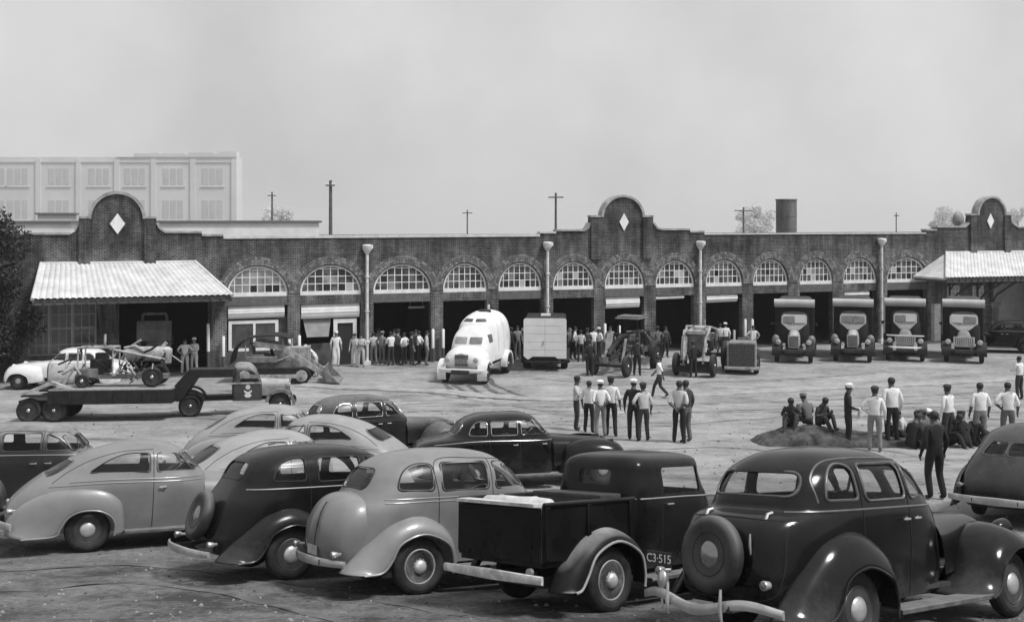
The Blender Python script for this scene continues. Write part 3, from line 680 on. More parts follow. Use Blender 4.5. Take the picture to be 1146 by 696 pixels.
# ------------------------------------------------------------------ cars
TYRE=mat('tyre_rubber',.014,.8,.035,6.,.15,25.,dust=.25,dustv=.2,spec=.15)
CHROME=mat('dull_chrome',.62,.25,.45,5.,metal=.85)
CHROMEP=mat('bumper_plate',.55,.35,.36,4.,metal=.6)
SEAM=mat('panel_gap',.008,.8)
INTR=mat('car_interior',.16,.9)
UNDER=mat('chassis_black',.02,.85,.04,3.)
LENS=mat('lamp_lens',.4,.12,spec=.8)
TAILG=mat('tail_lens',.12,.2,spec=.9)
def paint(name,v,v2,rough=.28,dust=.35,dustv=.3,coat=.35,**k): return mat(name,v,rough,v2,1.6,coat=coat,dust=dust,dustv=dustv,mud=.7 if v>.05 else .3,mudv=.22 if v>.05 else .12,bump=.05,bscale=2.5,**k)
P_BLACK=paint('black_paint',.003,.008,.12,.13,.16,.0,spec=.22)
P_BLACK2=paint('worn_black_paint',.004,.012,.18,.16,.18,.0,spec=.16)
P_GREY=paint('grey_paint',.13,.17,.36,.4,.34,.2)
P_GREYC=paint('mid_grey_paint',.13,.18,.34,.4,.33,.25)
P_PALE=paint('pale_grey_paint',.33,.4,.34,.3,.5,.3)
P_DARK=paint('dark_grey_paint',.01,.02,.24,.55,.35,.0,spec=.15)
P_WHITE=paint('white_car_paint',.72,.66,.3,.1,.6,.3)

def dome_fn(rings, taper=0, tx=(.6,2.0)):
    """closed-top body from rings (xr,zr, w,zs, xf,zf, n); first ring is the sill, the last a point"""
    col=[catmull([(r[k],0,0) for r in rings],1) for k in range(1)]
    def samp(k,t):
        m=len(rings)-1; u=t*m; i=min(int(u),m-1); f=u-i
        g4=[rings[max(i-1,0)][k],rings[i][k],rings[i+1][k],rings[min(i+2,m)][k]]
        p0,p1,p2,p3=g4
        v=.5*((2*p1)+(p2-p0)*f+(2*p0-5*p1+4*p2-p3)*f*f+(3*p1-p0-3*p2+p3)*f**3)
        return v
    ax=rings[-1][0]
    def fn(a,t):
        q=2*PI*a; xr,zr,w,zs,xf,zf,n=[samp(k,t) for k in range(7)]
        n=max(n,2); w=max(w,0)
        c,s=math.cos(q),math.sin(q)
        cc=abs(c)**(2/n); ss=abs(s)**(2/n)
        if c>=0: x=ax+max(xf-ax,0)*cc; z=zs+(zf-zs)*c*c
        else: x=ax-max(ax-xr,0)*cc; z=zs+(zr-zs)*c*c
        y=w*ss*(1 if s>=0 else -1)
        if taper:
            k=min(max((x-tx[0])/(tx[1]-tx[0]),0),1); y*=1-taper*k*k*(3-2*k)
        return (x,y,z)
    return fn
def dome_mb(rings, NA=72, NT=52, **k):
    fn=dome_fn(rings,**k); mb=MB(); vs=[]; fs=[]
    for j in range(NT):
        t=j/NT
        for i in range(NA): vs.append(fn(i/NA,t))
    vs.append(fn(0,1.0)); ap=len(vs)-1
    for j in range(NT-1):
        for i in range(NA): fs.append((j*NA+i,j*NA+(i+1)%NA,(j+1)*NA+(i+1)%NA,(j+1)*NA+i))
    for i in range(NA): fs.append(((NT-1)*NA+i,(NT-1)*NA+(i+1)%NA,ap))
    mb.add(vs,fs); return mb
def cutter(polys):
    """polys: list of (kind, outline, d0, d1); kind 'side' = (x,z) pushed along y; 'end' = (y,z) pushed along x"""
    mb=MB()
    for kind,p,d0,d1 in polys:
        if kind=='side': mb.prism(p,d0,d1)
        else:
            n=len(p); mb.add([(d0,y,z) for y,z in p]+[(d1,y,z) for y,z in p],[tuple(range(n)),tuple(range(2*n-1,n-1,-1))]+[(i,i+n,(i+1)%n+n,(i+1)%n) for i in range(n)])
    return mb.build('cut',smooth=0)
def shell_cut(mbody, thick, polys, op='DIFFERENCE', inset=0):
    o=mbody.build('tmp',smooth=0)
    if inset:
        me=o.data; nn=[v.normal.copy() for v in me.vertices]
        for v,q in zip(me.vertices,nn): v.co-=q*inset
    md=o.modifiers.new('s','SOLIDIFY'); md.thickness=thick; md.offset=-1
    cs=[]
    groups=[[p for p in polys if p[0]=='side'],[p for p in polys if p[0]=='end' and p[2]+p[3]<1.5],[p for p in polys if p[0]=='end' and p[2]+p[3]>=1.5]]
    for gr in groups:
        if not gr: continue
        c=cutter(gr); b=o.modifiers.new('b','BOOLEAN'); b.object=c; b.operation=op; b.solver='EXACT'; cs.append(c)
    me=evaluated(o); bpy.data.objects.remove(o)
    for c in cs: bpy.data.objects.remove(c)
    return me
def meobj(name, me, m, parent, smooth=30):
    me.name=name; me.materials.clear(); me.materials.append(m)
    me.polygons.foreach_set('material_index',[0]*len(me.polygons))
    if smooth: me.polygons.foreach_set('use_smooth',[True]*len(me.polygons)); me.set_sharp_from_angle(angle=math.radians(smooth))
    o=bpy.data.objects.new(name,me); COL.objects.link(o); o.parent=parent; return o
class Surf:
    def __init__(s,mb): s.t=BVHTree.FromPolygons([Vector(v) for v in mb.v],mb.f)
    def side(s,x,z,sg=-1):
        h=s.t.ray_cast(Vector((x,3*sg,z)),Vector((0,-sg,0))); return h[0] if h[0] else None
    def rear(s,y,z):
        h=s.t.ray_cast(Vector((-5,y,z)),Vector((1,0,0))); return h[0] if h[0] else None
    def front(s,y,z):
        h=s.t.ray_cast(Vector((6,y,z)),Vector((-1,0,0))); return h[0] if h[0] else None
    def top(s,x,y):
        h=s.t.ray_cast(Vector((x,y,5)),Vector((0,0,-1))); return h[0] if h[0] else None
def wheel(parent, x, y, R=.355, style='cap', W=.15):
    sg=1 if y>0 else -1
    root=empty('wheel'); root.parent=parent; root.location=(x,y,R); root.rotation_euler=(-sg*PI/2,0,0)   # local z points outboard
    mb=MB(); r0=R*.62
    prof=[(r0,-W*.42),(r0+.03,-W*.5),(R*.86,-W*.52),(R*.96,-W*.42),(R,-W*.25),(R-.004,-W*.24),(R,-W*.1),(R-.004,-.005),(R-.004,.005),(R,W*.1),(R-.004,W*.24),(R,W*.25),(R*.96,W*.42),(R*.86,W*.52),(R*.82,W*.53),(R*.81,W*.545),(R*.79,W*.53),(r0+.03,W*.5),(r0,W*.42),(r0-.01,W*.3)]
    mb.lathe(prof,36); t=mb.build('tyre',TYRE,root,smooth=50)
    mb=MB()
    rimm=WHEELM.get(style,WHEELM['cap'])
    if style=='spoke':
        mb.use(rimm); mb.lathe([(r0,W*.42),(r0-.010,W*.47),(r0-.022,W*.42)],32); mb.use(MATS['dark_wheel']); mb.lathe([(r0-.022,W*.42),(r0-.03,W*.4),(r0-.035,W*.1),(r0-.04,-W*.4),(r0,-W*.42)],32)
        mb.use(rimm); mb.lathe([(.095,W*.0),(.095,W*.32),(.08,W*.4)],20)
        for k in range(12):
            a=2*PI*k/12; mb.tube([(math.cos(a)*.08,math.sin(a)*.08,W*.34),(math.cos(a)*(r0-.075),math.sin(a)*(r0-.075),W*.10)],[.024,.007],6)
        mb.use(MATS['dark_wheel']); mb.lathe([(0,-W*.05),(r0-.03,-W*.05)],24)
    elif style=='truck':
        mb.use(rimm); mb.lathe([(r0,W*.42),(r0-.02,W*.45),(r0-.04,W*.2),(r0*.55,-W*.05),(.10,-W*.02),(.09,W*.3),(0,W*.34)],28)
        mb.use(UNDER)
        for k in range(6):
            a=2*PI*k/6; mb.tube([(math.cos(a)*r0*.72,math.sin(a)*r0*.72,-.02),(math.cos(a)*r0*.72,math.sin(a)*r0*.72,W*.12)],.035,8)
    else:
        mb.use(rimm); mb.lathe([(r0,W*.42),(r0-.012,W*.47),(r0-.022,W*.42),(r0-.03,W*.22),(r0*.7,W*.16),(r0*.64,W*.22),(.0,W*.24)],32)
        mb.use(MATS['dull_chrome']); mb.lathe([(r0*.86,W*.235),(r0*.83,W*.26),(r0*.80,W*.235)],32)
    mb.build('rim',None,root,smooth=45)
    mb=MB(); c=.125 if style=='cap' else (.085 if style=='spoke' else .07)
    h0=W*.24 if style=='cap' else W*.36
    mb.lathe([(c,h0),(c*.98,h0+.025),(c*.8,h0+.045),(c*.4,h0+.058),(0,h0+.062)],24); mb.build('hubcap',CAPM.get(style,CHROME),root,smooth=60)
    return root
WHEELM={'cap':mat('wheel_paint',.03,.5,.06,4.,spec=.3),'spoke':mat('spoke_paint',.20,.5,.30,5.),'truck':mat('truck_wheel',.02,.6,.05,5.,spec=.2),'dark':mat('dark_wheel',.008,.5,spec=.1)}
CAPM={'cap':mat('hubcap_metal',.55,.35,.4,6.,metal=.5),'spoke':mat('hubcap_bright',.7,.3,metal=.5)}
def fender_mb(O,I,yi,yo,sg=-1,NU=34,NV=12,roll=True):
    def cv(P,u):
        c=catmull([(a,0,b) for a,b in P],10); k=u*(len(c)-1); i=min(int(k),len(c)-2); return c[i].lerp(c[i+1],k-i)
    mb=MB()
    def f(u,v):
        o=cv(O,u); i=cv(I,u); h=math.sin(v*PI/2)**.9; e=1-math.cos(v*PI/2)**1.15
        p=o+(i-o)*e; 
        return (p.x,sg*(yi+(yo-yi)*h),p.z)
    mb.grid(f,NU,NV)
    # rolled bead along the wheel opening
    return mb,[Vector(f(k/NU,1.0)) for k in range(NU+1)]
def fender(name,O,I,yi,yo,sg,m,parent):
    mb,edge=fender_mb(O,I,yi,yo,sg); mb.tube(edge,.011,6)
    if sg>0: pass
    return mb.build(name,m,parent,smooth=50,solid=.012,solid_off=0)
def bumper(parent,x,z,halfw,bow,m=None,h=.1,dip=0,name='bumper',direction=-1,guards=(),wave=0):
    mb=MB(); n=28; vs=[]; prof=[(-.012,-.5),(.012,-.42),(.02,-.15),(.02,.15),(.012,.42),(-.012,.5),(-.018,0)]
    for i in range(n+1):
        y=halfw*(2*i/n-1); q=abs(y)/halfw
        xx=x-direction*bow*q**2.4; zz=z+dip*math.cos(q*PI*1.6)*(1 if q<.9 else .9)
        for a,b in prof: vs.append((xx+direction*a,y,zz+b*h*(1-.25*q)))
    k=len(prof); fs=[(i*k+j,i*k+(j+1)%k,(i+1)*k+(j+1)%k,(i+1)*k+j) for i in range(n) for j in range(k)]+[tuple(range(k)),tuple(n*k+j for j in range(k-1,-1,-1))]
    mb.add(vs,fs); b=mb.build(name,m or CHROMEP,parent,smooth=50)
    for y in guards:
        g_=MB(); q=abs(y)/halfw; gx=x-direction*bow*q**2.4+direction*.035
        g_.tube([(gx,y,z-.12),(gx+direction*.02,y,z),(gx,y,z+.17)],[.012,.02,.012],8); g_.build('bumper_guard',m or CHROMEP,b)
    for y in (-.38,.38): mb=MB(); mb.box((x-direction*.18,y,z),(.34,.04,.06)); mb.build('bumper_bracket',UNDER,b,smooth=0)
    return b
def place(o,x,y,head,scale=1.,track=.71,wb=2.85):
    """stand a vehicle on the slope; origin under the rear axle"""
    h=math.radians(head); 
    c,s=math.cos(h),math.sin(h)
    P=lambda a,b:Vector((x+c*a-s*b,y+s*a+c*b,g(y+s*a+c*b)))
    r0,r1,f0,f1=P(0,-track),P(0,track),P(wb,-track),P(wb,track)
    fx=((f0+f1)/2-(r0+r1)/2).normalized(); ly=((r1+f1)/2-(r0+f0)/2); ly=(ly-fx*ly.dot(fx)).normalized(); n=fx.cross(ly)
    M=Matrix((fx,ly,n)).transposed().to_4x4(); M.translation=Vector((x,y,(r0.z+r1.z)/2+.005))
    o.matrix_world=M@Matrix.Scale(scale,4)
    o.rotation_mode='XYZ'

def rwin(pts,r=.07,n=5): return rounded(pts,r,n)
def build_car(S):
    S=dict(dict(fO=FO,fI=FI),**S)
    """S: dict describing one car; returns root (origin under rear axle, x forward)"""
    root=empty(S.get('kind','parked_car')); PA=S['paint']; PF=S.get('fpaint',PA)
    rings=S['rings']; wb=S.get('wb',2.85); R=S.get('R',.355)
    kw=dict(taper=S.get('taper',.14),tx=(.5,2.0))
    body=dome_mb(rings,**kw); srf=Surf(body)
    polys=[]; wins=[]
    for w in S['side']:
        for sg in (-1,1): wins.append(('side',w,sg*1.3,sg*.53))
    if S.get('rearwin'):
        for w in S['rearwin']: wins.append(('end',w,-2.6,S.get('rwx',-.1)))
    if S.get('shield'):
        for w in S['shield']: wins.append(('end',w,S.get('swx',1.0),3.0))
    me=shell_cut(body,.03,wins); bo=meobj('body',me,PA,root,32)
    for w in wins:
        pm=shell_cut(body,.005,[w],'INTERSECT',inset=.012)
        if len(pm.polygons): meobj('window_pane',pm,GLASS,root,30)
    # bright or dark mouldings round the glass, following the skin
    for kind,p,d0,d1 in wins:
        fm=MB()
        cx=sum(a for a,b in p)/len(p); cz=sum(b for a,b in p)/len(p); pts=[]
        for a,b in p:
            q=Vector((a-cx,b-cz)); q=q*(1+.018/max(q.length,.05)); A,Bz=cx+q.x,cz+q.y
            if kind=='side': h=srf.side(A,Bz,1 if d0>0 else -1)
            elif d0<0: h=srf.rear(A,Bz)
            else: h=srf.front(A,Bz)
            if h: pts.append(h)
        if len(pts)>6: fm.tube(pts,S.get('framer',.012),6,closed=True); fm.build('window_moulding',S.get('frame',PA),root,smooth=60)
    # door gaps, belt moulding
    gm=MB(); bm_=MB()
    for line in S.get('seams',[]):
        c=catmull([(a,0,b) for a,b in line],8)
        for sg in (-1,1):
            pts=[srf.side(p.x,p.z,sg) for p in c]; pts=[p for p in pts if p]
            if len(pts)>2: gm=MB(); gm.tube(pts,.0065,5); gm.build('panel_gap',SEAM,root)
    for line in S.get('rseams',[]):
        c=catmull([(0,a,b) for a,b in line],8); pts=[srf.rear(p.y,p.z) for p in c]; pts=[p for p in pts if p]
        if len(pts)>2: gm=MB(); gm.tube(pts,.008,5); gm.build('panel_gap',SEAM,root)
    for line in S.get('belt',[]):
        c=catmull([(a,0,b) for a,b in line],10)
        for sg in (-1,1):
            pts=[srf.side(p.x,p.z,sg) for p in c]; pts=[p for p in pts if p]
            if len(pts)>2: bm_=MB(); bm_.tube(pts,S.get('beltr',.011),6); bm_.build('belt_moulding',S.get('beltm',PA),root)
    # door handles
    for x,z in S.get('handles',[]):
        for sg in (-1,1):
            h=srf.side(x,z,sg)
            if h:
                m=MB(); y=h.y; m.tube([(x-.05,y+sg*.035,z),(x+.06,y+sg*.04,z)],.012,8); m.tube([(x+.05,y,z),(x+.05,y+sg*.04,z)],.013,8); m.lathe([(.022,0),(.022,.012)],10,Matrix.Translation((x+.05,y,z))@Matrix.Rotation(-sg*PI/2,4,'X')); m.build('door_handle',CHROME,root)
                if S.get('hinge'):
                    pass
    # floor and cabin
    m=MB(); x0=S.get('cab0',rings[1][0]+.1); m.box(((x0+1.9)/2,0,.42),(1.9-x0,1.2,.04)); m.box(((wb)/2,.0,.34),(wb+.9,.5,.14)); m.build('chassis',UNDER,root,smooth=0)
    for k,(sx,sz) in enumerate(S.get('seats',[(.05,1.12),(1.0,1.1)])):
        m=MB(); m.box((sx+.28,0,.62),(.55,1.12,.24)); m.box((sx,0,.84),(.16,1.14,sz-.58),ry=-.16); m.build('seat',INTR,root,smooth=0,bevel=.04)
    m=MB(); c=Vector((1.42,.34,1.14)); ax=Vector((-.5,0,.86)).normalized(); q=ax.to_track_quat('Z','Y').to_matrix()
    m.tube([c+q@Vector((.2*math.cos(2*PI*k/20),.2*math.sin(2*PI*k/20),0)) for k in range(20)],.012,6,closed=True); m.tube([c,c-ax*.5],.018,6); m.tube([c+q@Vector((-.2,0,0)),c+q@Vector((.2,0,0))],.01,5); m.build('steering_wheel',INTR,root)
    # fenders
    yb=S.get('yi',.60); yo=S.get('yo',.87)
    for sg in (-1,1):
        O=S['rO']; I=S['rI']; fender('rear_fender',O,I,yb,yo,sg,PF,root)
        O=[(wb+a,b) for a,b in S['fO']]; I=[(wb+a,b) for a,b in S['fI']]; fender('front_fender',O,I,S.get('fyi',.36),yo,sg,PF,root)
        m=MB(); rb=S.get('rboard',(.52,wb-.62))
        if rb:
            m.box(((rb[0]+rb[1])/2,sg*(.76),.30),(rb[1]-rb[0],.26,.035)); m.box(((rb[0]+rb[1])/2,sg*.895,.295),(rb[1]-rb[0],.02,.05)); m.build('running_board',mat('running_board',.05,.6,.12,6.,dust=.5,dustv=.3),root,smooth=0,bevel=.008)
    for x in (0,wb):
        for y in (-.71,.71): wheel(root,x,y,R,S.get('wstyle','cap'))
    # wheel-well liner, axles
    m=MB(); m.tube([(0,-.68,R),(0,.68,R)],.05,8); m.tube([(wb,-.68,R),(wb,.68,R)],.04,8); m.build('axle',UNDER,root)
    # hood and nose
    H=S.get('hood',dict(w0=.6,w1=.26,z0=1.14,z1=1.06,zb=.5)); x0=S.get('cowl',1.82); x1=wb+S.get('nose',.42)
    hm=MB(); NX,NS=18,18; vs=[]
    def sec(t):
        x=x0+(x1-x0)*t; w=H['w0']+(H['w1']-H['w0'])*t**.9; zt=H['z0']+(H['z1']-H['z0'])*t-.05*max(0,(t-.8)/.2)**2; zb=H['zb']+.02
        out=[]
        for k in range(NS+1):
            a=PI*k/NS; c=math.cos(a); s_=math.sin(a); out.append((x-.10*max(0,1-s_)*max(0,(t-.85)/.15), w*math.copysign(abs(c)**.55,c), zb+(zt-zb)*s_**.5))
        return out
    for i in range(NX+1): vs+=sec(i/NX)
    k=NS+1; hm.add(vs,[(i*k+j,(i+1)*k+j,(i+1)*k+j+1,i*k+j+1) for i in range(NX) for j in range(NS)]); hm.build('hood',PA,root,smooth=50)
    gl=MB(); last=sec(1.0); gl.add(last,[tuple(range(k))]); 
    for j in range(-6,7):
        y=H['w1']*.9*j/6; zz=H['zb']+.02+(H['z1']-.05-H['zb'])*(1-abs(j/6.6)**3)**.5; gl.tube([(x1+.004,y,H['zb']+.03),(x1+.012,y,zz-.02)],.007,5)
    gl.build('grille',CHROME,root,smooth=40)
    for sg in (-1,1):
        if S.get('lamps',True):
            m=MB(); M=Matrix.Translation((wb+.28,sg*.56,.93))@Matrix.Rotation(PI/2,4,'Y'); m.lathe([(0,-.22),(.05,-.2),(.09,-.1),(.105,0),(.105,.02)],20,M); h=m.build('headlight',PF,root,smooth=60)
            m=MB(); m.lathe([(.1,.02),(.085,.035),(0,.045)],20,M); m.build('lens',LENS,h,smooth=60)
            m=MB(); m.tube([(wb+.2,sg*.56,.86),(wb+.2,sg*.52,.72)],.025,8); m.build('stalk',PF,h)
            m=MB(); x,z=S.get('tail',(-.98,.78)); m.tube([(x+.1,sg*.62,z),(x-.02,sg*.66,z)],.02,6); m.lathe([(0,-.1),(.035,-.07),(.045,0),(.04,.01)],14,Matrix.Translation((x-.03,sg*.66,z))@Matrix.Rotation(-PI/2,4,'Y')); tl=m.build('tail_light',CHROMEP if S.get('tailchrome',True) else PF,root,smooth=60)
            m=MB(); m.lathe([(.038,0),(.02,.012),(0,.014)],12,Matrix.Translation((x-.04,sg*.66,z))@Matrix.Rotation(-PI/2,4,'Y')); m.build('lens',TAILG,tl,smooth=60)
    b=S.get('rb',dict(x=-1.28,z=.46,halfw=.8,bow=.16)); bumper(root,**b)
    b=dict(b); b.update(x=wb+.62,direction=1,dip=0); b.pop('name',None); bumper(root,**b)
    for f in S.get('extra',[]): f(root,S,srf)
    return root

RO=[(.56,.28),(.53,.52),(.40,.80),(.04,.985),(-.36,.90),(-.68,.66),(-.95,.42),(-1.03,.33)]
RI=[(.43,.26),(.44,.42),(.36,.62),(.03,.755),(-.30,.66),(-.43,.46),(-.56,.33),(-.80,.31)]
FO=[(-.98,.30),(-.72,.48),(-.44,.84),(-.05,1.0),(.34,.90),(.55,.64),(.60,.42)]
FI=[(-.66,.28),(-.50,.36),(-.38,.58),(-.04,.76),(.30,.66),(.42,.46),(.47,.34)]
sq=lambda x0,x1,z0,z1:[(x0,z0),(x1,z0),(x1,z1),(x0,z1)]
def spare(root,S,srf,x=-1.12,z=.88,tilt=.22,R=.345,cover=False):
    r=empty('spare_wheel'); r.parent=root; r.location=(x,0,z); r.rotation_euler=(0,-PI/2+tilt,0); W=.15; r0=R*.60
    mb=MB(); mb.lathe([(r0,-W*.4),(r0+.03,-W*.5),(R*.9,-W*.45),(R,-W*.2),(R,W*.2),(R*.96,W*.42),(R*.86,W*.52),(R*.80,W*.54),(r0+.03,W*.5),(r0,W*.42)],36); mb.build('tyre',S.get('sparem',mat('spare_rubber',.02,.5,.05,4.,.1,20.,dust=.5,dustv=.25,spec=.3)),r,smooth=60)
    mb=MB(); mb.lathe([(r0+.005,W*.36),(r0-.02,W*.44),(r0-.03,W*.2),(0,W*.2)],32); mb.build('rim',MATS['dark_wheel'],r,smooth=45)
    mb=MB(); mb.lathe([(.165,W*.22),(.175,W*.36),(.155,W*.42),(.145,W*.34)],32); mb.build('trim_ring',CHROME,r,smooth=45)
    mb=MB(); mb.lathe([(.14,W*.24),(.12,W*.42),(.06,W*.52),(0,W*.55)],24); mb.build('hubcap',mat('cap_dark',.25,.16,metal=.8),r,smooth=60)
    mb=MB(); mb.tube([(x+.3,0,z),(x,0,z)],.05,8); mb.build('spare_bracket',UNDER,r.parent)

# ---- C5: black trunk-back sedan, nearest
C5=dict(paint=P_BLACK,frame=mat('moulding_satin',.05,.3,.1,5.,dust=.2,dustv=.3),framer=.017,rings=[(-.98,.40,.66,.36,1.93,.40,6),(-1.06,.60,.70,.58,1.95,.6,6),(-1.07,.86,.725,.84,1.95,.84,5),(-1.02,1.08,.735,1.04,1.94,1.04,4.6),(-.90,1.22,.735,1.17,1.92,1.17,4.2),(-.68,1.27,.73,1.24,1.86,1.24,4.2),(-.62,1.36,.715,1.34,1.78,1.34,4),(-.54,1.50,.69,1.50,1.66,1.50,3.8),(-.42,1.66,.63,1.65,1.52,1.64,3.4),(-.16,1.80,.48,1.77,1.32,1.75,3),(.18,1.855,.27,1.84,1.0,1.83,2.5),(.55,1.87,0,1.87,.55,1.87,2)],
 side=[rwin([(-.26,1.37),(.17,1.37),(.17,1.67),(.02,1.69),(-.16,1.60)],[.06,.05,.07,.09,.14]),rwin(sq(.32,1.0,1.35,1.685),.07),rwin([(1.14,1.35),(1.66,1.35),(1.50,1.66),(1.14,1.675)],[.06,.05,.12,.06])],
 rearwin=[rwin([(-.50,1.40),(.50,1.40),(.46,1.62),(-.46,1.62)],.13)],shield=[rwin([(.06,1.34),(.52,1.34),(.48,1.60),(.06,1.60)],.05),rwin([(-.52,1.34),(-.06,1.34),(-.06,1.60),(-.48,1.60)],.05)],
 seams=[[(.22,.40),(.22,.8),(.23,1.2),(.24,1.68)],[(1.07,.38),(1.07,.8),(1.07,1.3),(1.07,1.68)],[(1.82,.42),(1.80,.9),(1.76,1.26)]],
 belt=[[(-.72,1.26),(0,1.265),(1.0,1.26),(1.8,1.24)],[(-.36,1.34),(-.34,1.56),(-.14,1.70),(.2,1.745),(.9,1.74),(1.4,1.70)]],beltm=mat('moulding_satin',.05,.3),beltr=.014,
 rseams=[[(-.62,1.16),(-.62,.7),(-.5,.5),(0,.46),(.5,.5),(.62,.7),(.62,1.16)],[(-.64,1.19),(0,1.21),(.64,1.19)]],
 handles=[(.93,1.14),(1.16,1.14)],wstyle='cap',rb=dict(x=-1.42,z=.44,halfw=.86,bow=.2,h=.11,dip=-.045,guards=(-.33,.33)),
 rO=[(.60,.28),(.58,.55),(.46,.88),(.06,1.08),(-.38,1.0),(-.72,.74),(-1.02,.44),(-1.12,.34)],rI=[(.44,.26),(.45,.42),(.37,.62),(.03,.75),(-.30,.66),(-.43,.46),(-.58,.33),(-.90,.31)],yo=.91,yi=.62,tail=(-1.2,.66))
def c5_extra(root,S,srf):
    spare(root,S,srf,x=-1.16,z=.87,tilt=.10,R=.36)
    # plate with raised figures, its lamp and bracket, left of the spare wheel
    mb=MB(); mb.box((-1.25,.62,.78),(.012,.34,.14)); p=mb.build('number_plate',mat('plate_black',.015,.5),root,smooth=0,bevel=.004)
    cu=bpy.data.curves.new('plate_text','FONT'); cu.body='C3\u00b7515'; cu.size=.115; cu.extrude=.002; cu.align_x='CENTER'; cu.align_y='CENTER'
    t=bpy.data.objects.new('plate_figures',cu); COL.objects.link(t); me=evaluated(t); bpy.data.objects.remove(t)
    o=meobj('plate_figures',me,mat('plate_figures',.6,.6),p,0); o.matrix_local=Matrix.Translation((-1.262,.62,.78))@Matrix(((0,0,-1),(-1,0,0),(0,1,0))).to_4x4()
    mb=MB(); mb.lathe([(0,-.03),(.05,-.02),(.062,.01),(.05,.04),(0,.055)],16,Matrix.Translation((-1.32,.50,.60))@Matrix.Rotation(-PI/2,4,'Y')@Matrix.Scale(1.5,4,(1,0,0))); mb.tube([(-1.3,.50,.60),(-1.3,.66,.585)],.014,6); mb.tube([(-1.33,.5,.55),(-1.35,.5,.42),(-1.35,.5,.33)],[.022,.014,.008],8); mb.build('plate_lamp',CHROMEP,root,smooth=50)
    # trunk hinges and handle
    for y in (-.42,.30):
        m=MB(); h=srf.rear(y,1.21); 
        if h: m.tube([h+Vector((-.005,0,-.03)),h+Vector((.03,0,.04)),h+Vector((.10,0,.05))],.016,6); m.build('trunk_hinge',CHROMEP,root)
    m=MB(); h=srf.rear(-.38,.98); m.tube([h+Vector((-.02,0,.10)),h+Vector((-.03,0,0)),h+Vector((-.01,.01,-.10))],[.008,.014,.008],6); m.build('trunk_handle',CHROMEP,root)
C5['extra']=[c5_extra]
# ---- C3: grey touring sedan with a humped trunk
C3=dict(paint=P_GREYC,frame=mat('gasket_dark',.02,.6),framer=.011,rings=[(-.86,.40,.66,.36,1.93,.40,6),(-.92,.60,.70,.58,1.95,.6,6),(-.90,.86,.72,.84,1.95,.84,5),(-.82,1.05,.73,1.03,1.94,1.03,4.6),(-.72,1.18,.725,1.17,1.92,1.17,4),(-.66,1.26,.72,1.25,1.86,1.24,3.8),(-.60,1.36,.705,1.34,1.78,1.34,3.6),(-.52,1.48,.675,1.48,1.66,1.48,3.4),(-.38,1.62,.60,1.61,1.52,1.60,3.1),(-.12,1.73,.46,1.72,1.32,1.71,2.8),(.20,1.785,.26,1.78,1.0,1.775,2.5),(.55,1.80,0,1.80,.55,1.80,2)],
 side=[rwin([(-.27,1.30),(.22,1.29),(.22,1.60),(.02,1.61),(-.18,1.52)],[.08,.06,.06,.12,.16]),rwin(sq(.36,1.06,1.28,1.615),.06),rwin([(1.2,1.28),(1.74,1.28),(1.56,1.58),(1.2,1.605)],[.05,.05,.14,.05])],
 rearwin=[rwin([(-.38,1.31),(.38,1.31),(.33,1.55),(-.33,1.55)],.12)],shield=[rwin([(.05,1.30),(.52,1.30),(.47,1.56),(.05,1.56)],.05),rwin([(-.52,1.30),(-.05,1.30),(-.05,1.56),(-.47,1.56)],.05)],
 seams=[[(.30,.60),(.29,.9),(.29,1.2),(.29,1.64),(.9,1.67),(1.5,1.63)],[(1.13,.38),(1.13,.8),(1.13,1.3),(1.13,1.66)],[(1.82,.42),(1.80,.9),(1.76,1.26)]],
 belt=[[(-.45,1.185),(.3,1.19),(1.1,1.185),(1.8,1.16)],[(-.45,1.14),(.3,1.145),(1.1,1.14),(1.8,1.12)]],beltr=.008,handles=[(.98,1.08),(1.24,1.08)],wstyle='spoke',
 rO=RO,rI=RI,fO=FO,fI=FI,rb=dict(x=-1.22,z=.45,halfw=.8,bow=.18,h=.11),tail=(-1.12,.56))
def hump_trunk(root,S,srf):
    # bulging luggage trunk in two swelling halves with a groove between
    rings=[(-1.06,.42,.60,.42,-.45,.42,3),(-1.14,.62,.64,.62,-.45,.62,2.8),(-1.13,.84,.645,.84,-.45,.84,2.8),(-1.06,1.03,.60,1.03,-.45,1.02,2.6),(-.95,1.17,.50,1.16,-.45,1.15,2.5),(-.82,1.245,.30,1.235,-.45,1.22,2.3),(-.66,1.26,0,1.26,-.66,1.26,2)]
    mb=dome_mb(rings,NA=64,NT=36)
    mb.v=[(x+(.045*math.exp(-(y/.05)**2)*max(0,1-abs(z-.85)/.45) if x<-.7 else 0),y,z) for x,y,z in mb.v]
    t=mb.build('trunk',S['paint'],root,smooth=60); s2=Surf(mb)
    m=MB(); pts=[s2.rear(.0,z) for z in (.5,.6,.7,.8,.9,1.0,1.08,1.14)]; pts=[p for p in pts if p]; m.tube(pts,.012,6); m.build('trunk_groove',SEAM,t)
    m=MB(); m.box((-1.15,-.0,.56),(.02,.3,.12)); m.build('number_plate',mat('plate_pale',.45,.5,.3,6.),root,smooth=0,bevel=.004)
C3['extra']=[hump_trunk]
